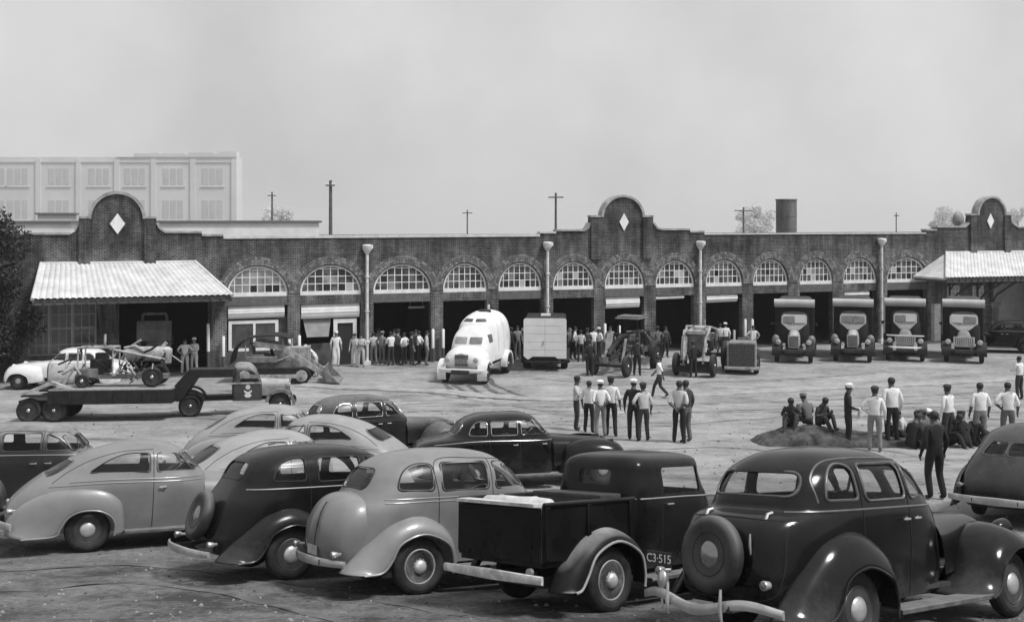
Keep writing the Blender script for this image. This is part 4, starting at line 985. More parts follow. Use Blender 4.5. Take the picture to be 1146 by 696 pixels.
# ---- C2: black trunkless sedan with a covered spare
C2=dict(C3); C2.update(paint=P_BLACK2,wstyle='cap',extra=[lambda r,S,s:spare(r,S,s,x=-1.04,z=.88,tilt=.30,R=.34)],rings=[(-.98,.40,.66,.36,1.93,.40,6),(-1.0,.60,.70,.58,1.95,.6,6),(-.93,.86,.72,.84,1.95,.84,5),(-.84,1.05,.73,1.03,1.94,1.03,4.6),(-.74,1.20,.725,1.17,1.92,1.17,4.2),(-.67,1.30,.72,1.27,1.86,1.24,4),(-.60,1.42,.705,1.38,1.78,1.34,4),(-.53,1.54,.68,1.50,1.66,1.50,3.8),(-.40,1.66,.61,1.63,1.52,1.62,3.4),(-.14,1.75,.47,1.73,1.32,1.72,3),(.20,1.795,.26,1.785,1.0,1.78,2.6),(.55,1.80,0,1.80,.55,1.80,2)],
 rearwin=[rwin([(-.36,1.36),(.36,1.36),(.32,1.58),(-.32,1.58)],.09)],side=[rwin([(-.26,1.35),(.20,1.34),(.20,1.63),(.02,1.63),(-.16,1.56)],[.07,.05,.05,.1,.12]),rwin(sq(.42,1.08,1.32,1.63),.05),rwin([(1.2,1.32),(1.72,1.32),(1.58,1.60),(1.2,1.62)],[.05,.05,.1,.05])],
 belt=[[(-.60,1.24),(.3,1.24),(1.1,1.235),(1.8,1.21)]],beltm=mat('belt_stripe',.3,.4),beltr=.009,rb=dict(x=-1.33,z=.45,halfw=.80,bow=.14,h=.11),seats=[(.12,1.15),(1.0,1.12)])
# ---- C1: grey postwar two-door sedan, swept tail, pontoon rear fender
C1=dict(paint=P_GREY,frame=mat('gasket_grey',.06,.4),framer=.011,wb=2.95,rings=[(-1.12,.34,.70,.30,1.95,.34,6),(-1.22,.50,.76,.48,1.98,.5,6),(-1.20,.72,.80,.72,1.98,.74,5),(-1.04,.92,.81,.94,1.96,.94,4.4),(-.80,1.12,.79,1.09,1.93,1.08,3.8),(-.56,1.28,.755,1.20,1.86,1.18,3.5),(-.30,1.42,.71,1.34,1.74,1.32,3.4),(-.02,1.54,.66,1.48,1.60,1.47,3.2),(.26,1.62,.56,1.58,1.46,1.58,3),(.52,1.675,.40,1.66,1.28,1.65,2.7),(.70,1.695,.2,1.69,1.1,1.69,2.4),(.88,1.70,0,1.70,.88,1.70,2)],
 taper=.06,side=[rwin([(0.0,1.25),(.93,1.23),(.93,1.515),(.62,1.525),(.30,1.44)],[.06,.05,.06,.2,.3]),rwin([(1.07,1.23),(1.86,1.215),(1.64,1.50),(1.07,1.515)],[.05,.06,.16,.05])],
 rearwin=[rwin([(-.5,1.20),(.5,1.20),(.42,1.42),(-.42,1.42)],.1)],rwx=.35,shield=[rwin([(.04,1.24),(.58,1.24),(.50,1.50),(.04,1.50)],.05),rwin([(-.58,1.24),(-.04,1.24),(-.04,1.50),(-.50,1.50)],.05)],
 seams=[[(1.0,.34),(1.0,.8),(1.0,1.2),(1.0,1.54)],[(1.92,.40),(1.92,.8),(1.90,1.2)],[(-.56,1.10),(-.30,1.28),(.06,1.45),(.5,1.56),(1.0,1.58)]],
 belt=[[(-.60,1.045),(.2,1.08),(1.0,1.07),(1.9,1.06)],[(-.3,1.11),(.4,1.13),(1.0,1.12),(1.9,1.11)]],beltr=.011,handles=[(1.14,.98)],
 rO=[(.56,.26),(.56,.52),(.50,.82),(.24,1.0),(-.2,1.03),(-.62,.96),(-.98,.80),(-1.20,.56),(-1.22,.34)],rI=[(.40,.26),(.41,.42),(.34,.56),(.16,.655),(-.1,.665),(-.30,.58),(-.41,.42),(-.50,.30),(-.98,.28)],yi=.70,yo=.90,rboard=(.56,1.95),
 fO=[(-1.0,.30),(-.95,.62),(-.8,.92),(-.2,1.04),(.36,.96),(.60,.70),(.64,.40)],fI=[(-.5,.27),(-.46,.42),(-.38,.56),(-.1,.68),(.24,.64),(.41,.46),(.46,.32)],
 rb=dict(x=-1.36,z=.48,halfw=.88,bow=.22,h=.15),cowl=1.86,hood=dict(w0=.66,w1=.40,z0=1.13,z1=.98,zb=.45),tail=(-1.16,.70),seats=[(.35,1.15),(1.1,1.15)],fyi=.5)
# ---- generic forties fastback used for cars further off
CF=dict(C1); CF.update(paint=P_PALE,rboard=(.5,2.25),wb=2.9)
CN=dict(C1); CN.update(paint=P_BLACK,wb=3.0,rings=[(-1.30,.36,.70,.30,1.95,.34,6),(-1.38,.50,.76,.48,1.98,.5,5),(-1.36,.72,.79,.72,1.98,.74,4.4),(-1.25,.94,.80,.94,1.96,.94,4),(-1.02,1.06,.79,1.06,1.93,1.06,3.8),(-.55,1.16,.76,1.15,1.86,1.15,3.6),(-.36,1.30,.71,1.30,1.74,1.30,3.6),(-.22,1.44,.67,1.44,1.60,1.44,3.5),(-.02,1.56,.57,1.56,1.46,1.56,3.1),(.24,1.63,.40,1.63,1.28,1.63,2.8),(.5,1.655,.2,1.655,1.1,1.655,2.5),(.75,1.66,0,1.66,.75,1.66,2)],
 side=[rwin([(-.12,1.20),(.28,1.20),(.28,1.47),(.12,1.48),(-.02,1.40)],[.06,.05,.05,.1,.14]),rwin(sq(.40,.98,1.2,1.48),.05),rwin([(1.1,1.2),(1.74,1.2),(1.5,1.46),(1.1,1.48)],[.05,.05,.12,.05])],rearwin=[rwin([(-.45,1.20),(.45,1.20),(.4,1.42),(-.4,1.42)],.09)],rwx=.1,
 seams=[[(.34,.60),(.34,.9),(.34,1.5)],[(1.04,.34),(1.04,.8),(1.04,1.5)],[(1.85,.40),(1.85,.8),(1.84,1.15)]],frame=CHROME,framer=.009,belt=[[(-.9,1.0),(0,1.07),(1.0,1.07),(1.9,1.05)]],beltm=CHROME,beltr=.009,handles=[(.92,.98),(1.62,.98)],rO=[(.56,.26),(.56,.48),(.46,.72),(.2,.86),(-.2,.88),(-.62,.82),(-1.05,.70),(-1.34,.5),(-1.36,.34)],tail=(-1.3,.72),rb=dict(x=-1.52,z=.46,halfw=.88,bow=.22,h=.13),seats=[(.12,1.12),(1.0,1.1)])

def car(spec,x,y,h,label,scale=1.,group=None,cat='car'):
    r=build_car(spec); place(r,x,y,h,scale,wb=spec.get('wb',2.85)); tag(r,label,cat,group); return r
GRP='cars parked on the near lot'
car(C5,2.86,10.85,37,'nearest black sedan with spare wheel on its trunk and three side windows',1.01,GRP)
car(C3,-1.57,14.2,31,'mid grey sedan with humped grooved trunk and spoked wheel, left of the pickup',1.0,GRP)
car(C2,-3.48,15.35,35,'black sedan with spare wheel on its sloping back between the two grey sedans',1.0,GRP)
p=gp(97,617); car(C1,p.x-.71*math.sin(math.radians(26)),p.y+.71*math.cos(math.radians(26)),25,'grey two-door sedan with swept tail and rounded rear fender, near left',1.0,GRP)
# ------------------------------------------------------------------ pickup truck, nearest row
def build_pickup():
    PA=P_BLACK2; root=empty('pickup_truck'); wb=2.9
    rings=[(.56,.42,.64,.40,2.18,.42,8),(.54,.62,.68,.60,2.2,.62,8),(.54,.90,.70,.88,2.2,.88,8),(.54,1.10,.70,1.08,2.18,1.08,7),(.55,1.24,.69,1.22,2.12,1.22,7),(.57,1.36,.68,1.34,2.04,1.32,7),(.60,1.50,.655,1.48,1.99,1.48,7),(.63,1.61,.63,1.60,1.99,1.59,7),(.70,1.69,.56,1.67,1.98,1.67,6),(.9,1.735,.38,1.72,1.75,1.725,4.5),(1.25,1.75,0,1.75,1.25,1.75,3)]
    body=dome_mb(rings,taper=.06,tx=(1.2,2.2)); srf=Surf(body)
    wins=[('side',rwin(sq(1.08,1.84,1.24,1.555),.05),sg*1.3,sg*.5) for sg in (-1,1)]+[('end',rwin(sq(-.26,.26,1.36,1.53),.04),-1,.9),('end',rwin(sq(-.54,.54,1.26,1.55),.05),1.7,3.2)]
    me=shell_cut(body,.03,wins); meobj('cab',me,PA,root,32)
    for w in wins:
        pm=shell_cut(body,.005,[w],'INTERSECT',inset=.012)
        if len(pm.polygons): meobj('window_pane',pm,GLASS,root,30)
    gm=MB()
    for sg in (-1,1):
        for line in ([(1.02,.42),(1.02,1.2),(1.02,1.62)],[(1.98,.42),(1.97,.9),(1.94,1.25)]):
            pts=[srf.side(p.x,p.z,sg) for p in catmull([(a,0,b) for a,b in line],6)]; gm.tube([p for p in pts if p],.0065,5)
    gm.build('panel_gap',SEAM,root)
    for sg in (-1,1):
        h=srf.side(1.12,1.13,sg); m=MB(); m.tube([(1.08,h.y+sg*.04,1.13),(1.20,h.y+sg*.04,1.13)],.012,8); m.tube([(1.1,h.y,1.13),(1.1,h.y+sg*.04,1.13)],.012,6); m.build('door_handle',CHROME,root)
        bm_=MB(); pts=[srf.side(p.x,p.z,sg) for p in catmull([(.6,0,1.205),(1.4,0,1.205),(2.1,0,1.19)],8)]; bm_.tube([p for p in pts if p],.009,6); bm_.build('belt_moulding',MATS['belt_stripe'],root)
    # cargo bed: sides with rolled top rail and stake pockets, front board, tailgate
    m=MB(); x0,x1,zb,zt=-1.0,.50,.62,1.22
    for sg in (-1,1): m.span((x0,sg*.70,zb),(x1,sg*.665,zt)); m.tube([(x0,sg*.70,zt),(x1,sg*.70,zt)],.03,8)
    m.span((x1-.03,-.66,zb),(x1,.66,zt-.01)); m.span((x0,-.66,zb-.06),(x1-.035,.66,zb-.005))
    for x in (-.96,-.3,.42):
        for sg in (-1,1): m.box((x,sg*.715,(zb+zt)/2),(.06,.03,zt-zb-.04))
    m.build('cargo_bed',PA,root,smooth=35,bevel=.006)
    m=MB(); m.span((x0-.035,-.66,zb),(x0-.002,.66,zt-.05)); m.tube([(x0-.02,-.66,zt-.05),(x0-.02,.66,zt-.05)],.022,8)
    m9=MB(); m9.span((x0-.10,-.64,zt-.02),(x0+.10,.64,zt+.015)); m9.build('tailgate_board',mat('bumper_board',.62,.6,.3,7.,.2,20.),root,smooth=0)
    for z in (.78,.98): m.span((x0-.05,-.55,z-.02),(x0-.036,.55,z+.02))
    for y in (-.5,.5): m.box((x0-.05,y,.66),(.03,.08,.05))
    m.build('tailgate',PA,root,smooth=35)
    m=MB(); m.span((x0+.01,-.655,zb),(x1-.04,.655,zb+.03)); 
    for y in (-.663,.640): m.span((x0+.02,y,zb+.032),(x1-.04,y+.022,zt-.08))
    m.build('bed_lining',mat('worn_boards',.45,.8,.3,6.,.2,20.,stretch=(.3,3,1)),root,smooth=0)
    Or=[(.56,.28),(.53,.52),(.40,.78),(.02,.93),(-.38,.84),(-.70,.58),(-.84,.36),(-.86,.30)]; Ir=[(.45,.26),(.46,.42),(.38,.64),(.02,.79),(-.34,.68),(-.50,.46),(-.60,.33),(-.70,.30)]
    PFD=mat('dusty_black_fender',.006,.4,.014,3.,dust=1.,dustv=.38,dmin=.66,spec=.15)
    for sg in (-1,1):
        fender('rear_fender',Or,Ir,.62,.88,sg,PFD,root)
        mb,edge=fender_mb(Or,Ir,.62,.88,sg); m=MB(); m.tube([p+Vector((0,sg*.004,0)) for p in edge],.016,8); m.build('fender_bead',mat('bead_pale',.35,.4,.25,5.),root)
        fender('front_fender',[(wb+a,b) for a,b in FO],[(wb+a,b) for a,b in FI],.36,.88,sg,PA,root)
        m=MB(); m.box((1.4,sg*.76,.32),(1.65,.26,.035)); m.build('running_board',MATS['running_board'],root,smooth=0)
        m=MB(); M=Matrix.Translation((wb+.28,sg*.56,.95))@Matrix.Rotation(PI/2,4,'Y'); m.lathe([(0,-.22),(.05,-.2),(.09,-.1),(.105,0),(.105,.02)],20,M); h=m.build('headlight',CHROME,root,smooth=60)
        m=MB(); m.lathe([(.1,.02),(.085,.035),(0,.045)],20,M); m.build('lens',LENS,h,smooth=60)
    m=MB(); m.lathe([(0,-.05),(.045,-.02),(.045,.02)],14,Matrix.Translation((-1.08,-.56,.52))@Matrix.Rotation(-PI/2,4,'Y')); m.build('tail_light',CHROMEP,root)
    for x in (0,wb):
        for y in (-.71,.71): wheel(root,x,y,.36,'spoke')
    H=dict(w0=.60,w1=.28); hm=MB(); NS=18; k=NS+1; vs=[]
    for i in range(15):
        t=i/14; x=2.12+1.1*t; w=.6-.32*t**.9; zt=1.16-.05*t
        for j in range(k):
            a=PI*j/NS; vs.append((x,w*math.copysign(abs(math.cos(a))**.55,math.cos(a)),.5+(zt-.5)*math.sin(a)**.5))
    hm.add(vs,[(i*k+j,(i+1)*k+j,(i+1)*k+j+1,i*k+j+1) for i in range(14) for j in range(NS)]); hm.build('hood',PA,root,smooth=50)
    gl=MB(); gl.add(vs[-k:],[tuple(range(k))]); [gl.tube([(3.23,y*.04,.55),(3.24,y*.04,1.05)],.007,5) for y in range(-6,7)]; gl.build('grille',CHROME,root,smooth=40)
    m=MB(); m.box((1.4,0,.36),(4.2,.8,.12)); m.tube([(0,-.66,.36),(0,.66,.36)],.05,8); m.tube([(wb,-.66,.36),(wb,.66,.36)],.04,8); m.build('chassis',UNDER,root,smooth=0)
    m=MB(); m.box((.95,0,.75),(.5,1.1,.25)); m.box((.72,0,1.0),(.14,1.12,.45),ry=-.15); m.build('seat',INTR,root,smooth=0,bevel=.03)
    m=MB(); m.tube([Vector((1.5+.1*math.sin(2*PI*q/20),.32+.19*math.cos(2*PI*q/20),1.2+.15*math.sin(2*PI*q/20))) for q in range(20)],.012,6,closed=True); m.build('steering_wheel',INTR,root)
    bumper(root,x=-1.16,z=.46,halfw=.80,bow=.03,m=mat('bumper_board',.62,.6,.3,7.,.2,20.),h=.12,name='rear_bumper')
    bumper(root,x=wb+.6,z=.46,halfw=.8,bow=.12,direction=1)
    return root
pk=build_pickup(); place(pk,.60,12.80,43,1.02,wb=2.9); tag(pk,'black pickup truck with open bed and dusty rear fender, beside the nearest sedan','pickup truck',GRP)
PKM=pk.matrix_world.copy()
def in_bed(o,loc,rot=(0,0,0)):
    o.matrix_world=PKM@Matrix.Translation(loc)@Matrix.Rotation(rot[2],4,'Z')@Matrix.Rotation(rot[1],4,'Y')@Matrix.Rotation(rot[0],4,'X')
m=MB(); m.lathe([(0,-.5),(.07,-.5),(.125,-.46),(.135,-.2),(.13,0),(.137,.2),(.125,.46),(.07,.5),(0,.5)],18); [m.lathe([(.142,z-.012),(.142,z+.012)],18) for z in (-.25,.25)]
o=m.build('bundle',mat('bundle_canvas',.6,.8,.38,5.,.3,14.),smooth=50); in_bed(o,(-.72,.0,1.14),(PI/2,0,.1)); tag(o,'pale rolled canvas bundle lying across the pickup bed','bundle')
m=MB(); m.box((0,0,0),(.34,1.1,.3)); m.box((0,0,.17),(.36,1.12,.05)); o=m.build('tool_chest',mat('chest_dark',.02,.6,.05,5.),smooth=0,bevel=.01); in_bed(o,(.25,0,1.08)); tag(o,'dark lidded tool chest across the front of the pickup bed','tool chest')
m=MB(); m.box((0,0,0),(.3,.9,.42)); [m.box((-.16,y,0),(.02,.05,.4)) for y in (-.4,0,.4)]; o=m.build('crate',mat('crate_wood',.1,.8,.2,6.),smooth=0,bevel=.005); in_bed(o,(-.35,0.05,.87)); tag(o,'low slatted crate in the pickup bed under the canvas bundle','crate')

# ------------------------------------------------------------------ cars in the middle distance
CRP='cars parked in the second and third rows'
CSB=dict(C2); CSB.update(extra=[],paint=paint('black_dusty_roof',.012,.02,.3,.75,.42,.2))
C2T=dict(CF); C2T.update(paint=paint('light_grey_a',.17,.22,.36,.4,.5,.25),rearwin=[rwin([(-.46,1.18),(.46,1.18),(.36,1.44),(-.36,1.44)],.12)])
CFB=dict(CF); CFB.update(paint=paint('light_grey_b',.15,.20,.34,.5,.45,.25))
CM=dict(C3); CM.update(paint=P_DARK,wstyle='cap',extra=[],frame=CHROME)
CRR=dict(C1); CRR.update(paint=paint('dark_brown_grey',.010,.022,.2,.22,.22,.0,spec=.2),rearwin=[rwin([(-.42,1.22),(-.03,1.22),(-.03,1.42),(-.34,1.42)],.06),rwin([(.03,1.22),(.42,1.22),(.34,1.42),(.03,1.42)],.06)],wb=2.85)
car(CN,-1.0,24.7,13,'black sedan with bright window trim alone in the middle, facing right',1.0,CRP)
car(CM,-4.6,27.6,30,'dark sedan parked beyond the pale fastback, roof just above it',1.,CRP)
car(C2T,-6.7,26.0,10,'pale grey fastback farthest back of the three light cars, tail to the left',1.,CRP)
car(CFB,-3.35,23.6,172,'light grey fastback facing left between two other pale cars',1.,CRP)
car(dict(C2T,paint=paint('light_grey_c',.19,.24,.34,.4,.5,.2)),-5.35,20.1,27,'pale grey car right behind the black sedan with spare wheel, rear window showing',1.,CRP)
car(CSB,-10.2,20.9,8,'black sedan with dusty roof behind the tail of the grey two-door sedan',1.,CRP)
car(dict(CFB,paint=P_PALE),-12.6,24.8,182,'pale car at the far left edge with only its tail in view',1.,CRP)
car(CRR,9.75,20.6,48,'dark fastback sedan with split rear window at the right edge',1.03,CRP)
car(dict(CN,paint=P_WHITE,frame=mat('gasket_grey',.06)),-18.7,48.4,181,'white sedan facing left in front of the tiled canopy',1.07)
car(dict(CSB,paint=P_BLACK),29.3,61.4,165,'dark car parked under the right canopy beside the pale wall')

# ------------------------------------------------------------------ trucks and road machines
MB_DK=mat('machine_black',.008,.6,.02,4.,dust=.15,dustv=.15,spec=.25); MB_MID=mat('machine_grey',.09,.6,.2,3.,dust=.3,dustv=.35); MB_LT=mat('machine_pale',.42,.6,.16,3.5,.1,9.,dust=.3,dustv=.5)
PALE=mat('pale_truck_paint',.62,.45,.5,2.,coat=.2); WHITEV=mat('white_vehicle_paint',.74,.55,.6,1.5,spec=.2); TPANE=mat('truck_glass',.10,.15,.16,2.,spec=.6)
def twheel(parent,x,y,R=.46,W=.24,style='truck'):
    w=wheel(parent,x,y,R,style,W); return w
def box_part(name,c,d,m,parent,bevel=.02,**k):
    b=MB(); b.box(c,d,**k); return b.build(name,m,parent,smooth=0,bevel=bevel)
def arcfender(name,x,y0,y1,R,z,m,parent,a0=-.15,a1=3.3,th=.03):
    b=MB(); n=16
    for i in range(n):
        t0=a0+(a1-a0)*i/n; t1=a0+(a1-a0)*(i+1)/n
        P=[(x+R*math.cos(t0),z+R*math.sin(t0)),(x+R*math.cos(t1),z+R*math.sin(t1)),(x+(R+th)*math.cos(t1),z+(R+th)*math.sin(t1)),(x+(R+th)*math.cos(t0),z+(R+th)*math.sin(t0))]
        b.prism(P,y0,y1)
    # outboard skirt
    ys=y0 if abs(y0)>abs(y1) else y1
    for i in range(n):
        t0=a0+(a1-a0)*i/n; t1=a0+(a1-a0)*(i+1)/n
        P=[(x+(R-.09)*math.cos(t0),z+(R-.09)*math.sin(t0)),(x+(R-.09)*math.cos(t1),z+(R-.09)*math.sin(t1)),(x+R*math.cos(t1),z+R*math.sin(t1)),(x+R*math.cos(t0),z+R*math.sin(t0))]
        b.prism(P,ys-.012,ys+.012)
    return b.build(name,m,parent,smooth=40,weld=True)
def lamp(parent,x,y,z,r=.13,m=CHROME):
    b=MB(); M=Matrix.Translation((x,y,z))@Matrix.Rotation(PI/2,4,'Y'); b.lathe([(0,-.2),(r*.6,-.16),(r,-.02),(r,.02)],18,M); h=b.build('headlight',m,parent,smooth=60)
    b=MB(); b.lathe([(r*.94,.02),(r*.7,.045),(0,.05)],18,M); b.build('lens',LENS,h,smooth=60)
def garbage_truck(variant):
    """x forward, origin under the rear axle"""
    root=empty('box_truck'); wb=3.4
    box_part('chassis',(1.5,0,.62),(5.2,.9,.18),UNDER,root)
    b=MB(); b.span((-1.2,-1.02,.85),(1.55,1.02,2.95)); 
    for x in (-.6,.1,.8): b.span((x-.04,-1.05,.9),(x+.04,1.05,2.9))
    b.build('cargo_box',MB_DK,root,smooth=0,bevel=.05)
    # rounded canopy roll projecting over the cab
    b=MB(); prof=[(1.35,2.90)]+[(1.85+.22*math.cos(t),2.97+.23*math.sin(t)) for t in [-1.2+3.3*i/12 for i in range(13)]]+[(1.3,3.12)]
    b.prism([(x,z+.04) for x,z in prof],-1.07,1.07); b.build('roof_roll',mat('roll_grey',.42,.6,.32,2.),root,smooth=30)
    rr=[.0,.05,-.03,.02][variant]
    b=MB(); P_=rounded([(-1.0,2.955),(1.0,2.955),(.8,3.2+rr),(-.8,3.2+rr)],[.02,.02,.2,.2],5); n_=len(P_); b.add([(-1.2,y,z) for y,z in P_]+[(1.5,y,z) for y,z in P_],[tuple(range(n_)),tuple(range(2*n_-1,n_-1,-1))]+[(i,i+n_,(i+1)%n_+n_,(i+1)%n_) for i in range(n_)]); b.build('canvas_top',mat('dark_canvas',.03,.9,.06,4.,.3,9.),root,smooth=40)
    # cab
    b=dome_mb([(1.65,.95,.80,.95,2.75,.95,6),(1.65,1.4,.82,1.4,2.72,1.4,6),(1.65,1.75,.80,1.75,2.66,1.75,5.5),(1.66,2.1,.76,2.1,2.56,2.08,5),(1.7,2.42,.69,2.4,2.42,2.38,4.5),(1.8,2.56,.5,2.54,2.25,2.53,3.5),(2.05,2.6,0,2.6,2.05,2.6,2)],NA=48,NT=30)
    b.build('cab',MB_DK,root,smooth=50)
    b=MB()
    # pale windscreen surround narrowing to the hood
    q_=(.66,.68,.60,.70)[variant]; P=[(-.26,1.62),(.26,1.62),(q_,1.98),(q_,2.34),(q_-.1,2.45),(-q_+.1,2.45),(-q_,2.34),(-q_,1.98)]
    n=len(P); xs=lambda z:2.78-.34*(max(z-1.75,0)/.7)**1.3
    vs=[(xs(z)+.0-.10*abs(y)**2,y,z) for y,z in P]; vs2=[(x-.05,y,z) for x,y,z in vs]
    b.add(vs+vs2,[tuple(range(n)),tuple(range(2*n-1,n-1,-1))]+[(i,(i+1)%n,(i+1)%n+n,i+n) for i in range(n)]); s=b.build('windscreen_surround',mat('surround_'+('a','b','c','d')[variant],(.38,.30,.34,.42)[variant],.5,.24,2.5),root,smooth=0,bevel=.02)
    for sg in (-1,1):
        b=MB(); P=[(sg*.03,2.02),(sg*(q_-.08),2.03),(sg*(q_-.09),2.34),(sg*.03,2.37)]; vs=[(xs(z)+.015-.10*abs(y)**2,y,z) for y,z in P]; vs2=[(x-.04,y,z) for x,y,z in vs]
        b.add(vs+vs2,[(0,1,2,3),(7,6,5,4),(0,4,5,1),(1,5,6,2),(2,6,7,3),(3,7,4,0)]); b.build('pane',TPANE if (sg<0)==(variant!=3) or variant==1 else mat('truck_glass_sky',.34,.2),s,smooth=0)  # paler pane has the sky's reflection put into its glass colour
    # hood
    w1=.27 if variant<2 else .42
    b=MB(); k=15; vs=[]
    for i in range(11):
        t=i/10; x=2.6+1.15*t; w=.34+(w1-.34)*t; zt=1.66-.14*t-.05*t**4
        for j in range(k):
            a=PI*j/(k-1); vs.append((x,w*math.copysign(abs(math.cos(a))**.6,math.cos(a)),.85+(zt-.85)*math.sin(a)**.6))
    b.add(vs,[(i*k+j,(i+1)*k+j,(i+1)*k+j+1,i*k+j+1) for i in range(10) for j in range(k-1)]); b.build('hood',mat('hood_light',.4,.5,.28,3.) if variant<2 else MB_MID,root,smooth=50)
    b=MB(); b.add([(x+.02,y*1.02,z) for x,y,z in vs[-k:]]+[(3.6,w1*.9,.8),(3.6,-w1*.9,.8)],[tuple(range(k))])
    gw=w1 if variant<2 else .52
    b.span((3.74,-gw,.80 if variant<2 else .95),(3.80,gw,1.45 if variant<2 else 1.38))
    for j in range(-5,6): pass
    b.build('grille',mat('grille_'+('a','b','c','d')[variant],(.5,.42,.45,.55)[variant],.5,.36,3.),root,smooth=0)
    for j in range(-4,5):
        b=MB(); b.span((3.802,gw*.2*j-.012,.84 if variant<2 else .99),(3.812,gw*.2*j+.012,1.41 if variant<2 else 1.34)); b.build('grille_slot',MB_DK,root,smooth=0)
    for sg in (-1,1):
        arcfender('front_fender',wb,sg*.62,sg*1.1,.60,.46,MB_DK,root,-.1,2.9)
        arcfender('rear_fender',0,sg*.75,sg*1.14,.62,.46,MB_DK,root)
        lamp(root,3.86,sg*.78,1.12,.14); 
        b=MB(); b.lathe([(0,-.06),(.07,-.05),(.08,.02),(0,.04)],12,Matrix.Translation((3.9,sg*.50,.98))@Matrix.Rotation(PI/2,4,'Y')); b.build('fog_lamp',LENS,root,smooth=60)
        if variant<2:
            b=MB(); b.lathe([(0,-.25),(.17,-.2),(.2,-.02),(.16,.08),(0,.1)],16,Matrix.Translation((3.65,sg*.92,1.2))@Matrix.Rotation(PI/2,4,'Y')@Matrix.Scale(1.35,4,(1,0,0))); b.build('fender_lamp',MB_MID,root,smooth=60)
        twheel(root,wb,sg*.86,.46,.22); twheel(root,0,sg*.86,.46,.34)
        b=MB(); b.tube([(2.6,sg*.8,1.9),(2.75,sg*1.12,1.95)],.015,6); b.lathe([(0,-.01),(.09,-.01),(.09,.01),(0,.01)],14,Matrix.Translation((2.76,sg*1.15,1.97))@Matrix.Rotation(PI/2,4,'Y')); b.build('mirror',MB_DK,root)
    if variant==2: bumper(root,x=3.98,z=.72,halfw=1.1,bow=.1,m=WHITEV,h=.2,direction=1); bumper(root,x=3.93,z=1.38,halfw=.95,bow=.1,m=PALE,h=.1,direction=1,name='brush_bar')
    else: bumper(root,x=4.02,z=.62,halfw=1.08,bow=.08,m=MB_DK,h=.26,direction=1)
    return root
def vplace(o,px,py,head,fx,scale=1.,wb=3.4,label=None,cat=None,group=None):
    """stand with the point fx ahead of the rear axle over the ground point seen at (px,py)"""
    p=gp(px,py); h=math.radians(head); place(o,p.x-fx*math.cos(h),p.y-fx*math.sin(h),head,scale,.86,wb); tag(o,label,cat,group); return o
TG='box trucks lined up before the right bays'
for px,py,hd,va,lb in ((888,407,-106,0,'box truck with pale narrow grille, leftmost of the four lined up'),(954,406,-108.5,1,'box truck with pale narrow grille and twin fender lamps, second of four'),(1013,405,-110,2,'box truck with white bumper and wide pale grille, third of four'),(1079,407,-112,3,'box truck with square headlights and wide grille nearest the right canopy')):
    vplace(garbage_truck(va),px,py,hd,4.0,1.0,label=lb,cat='truck',group=TG)

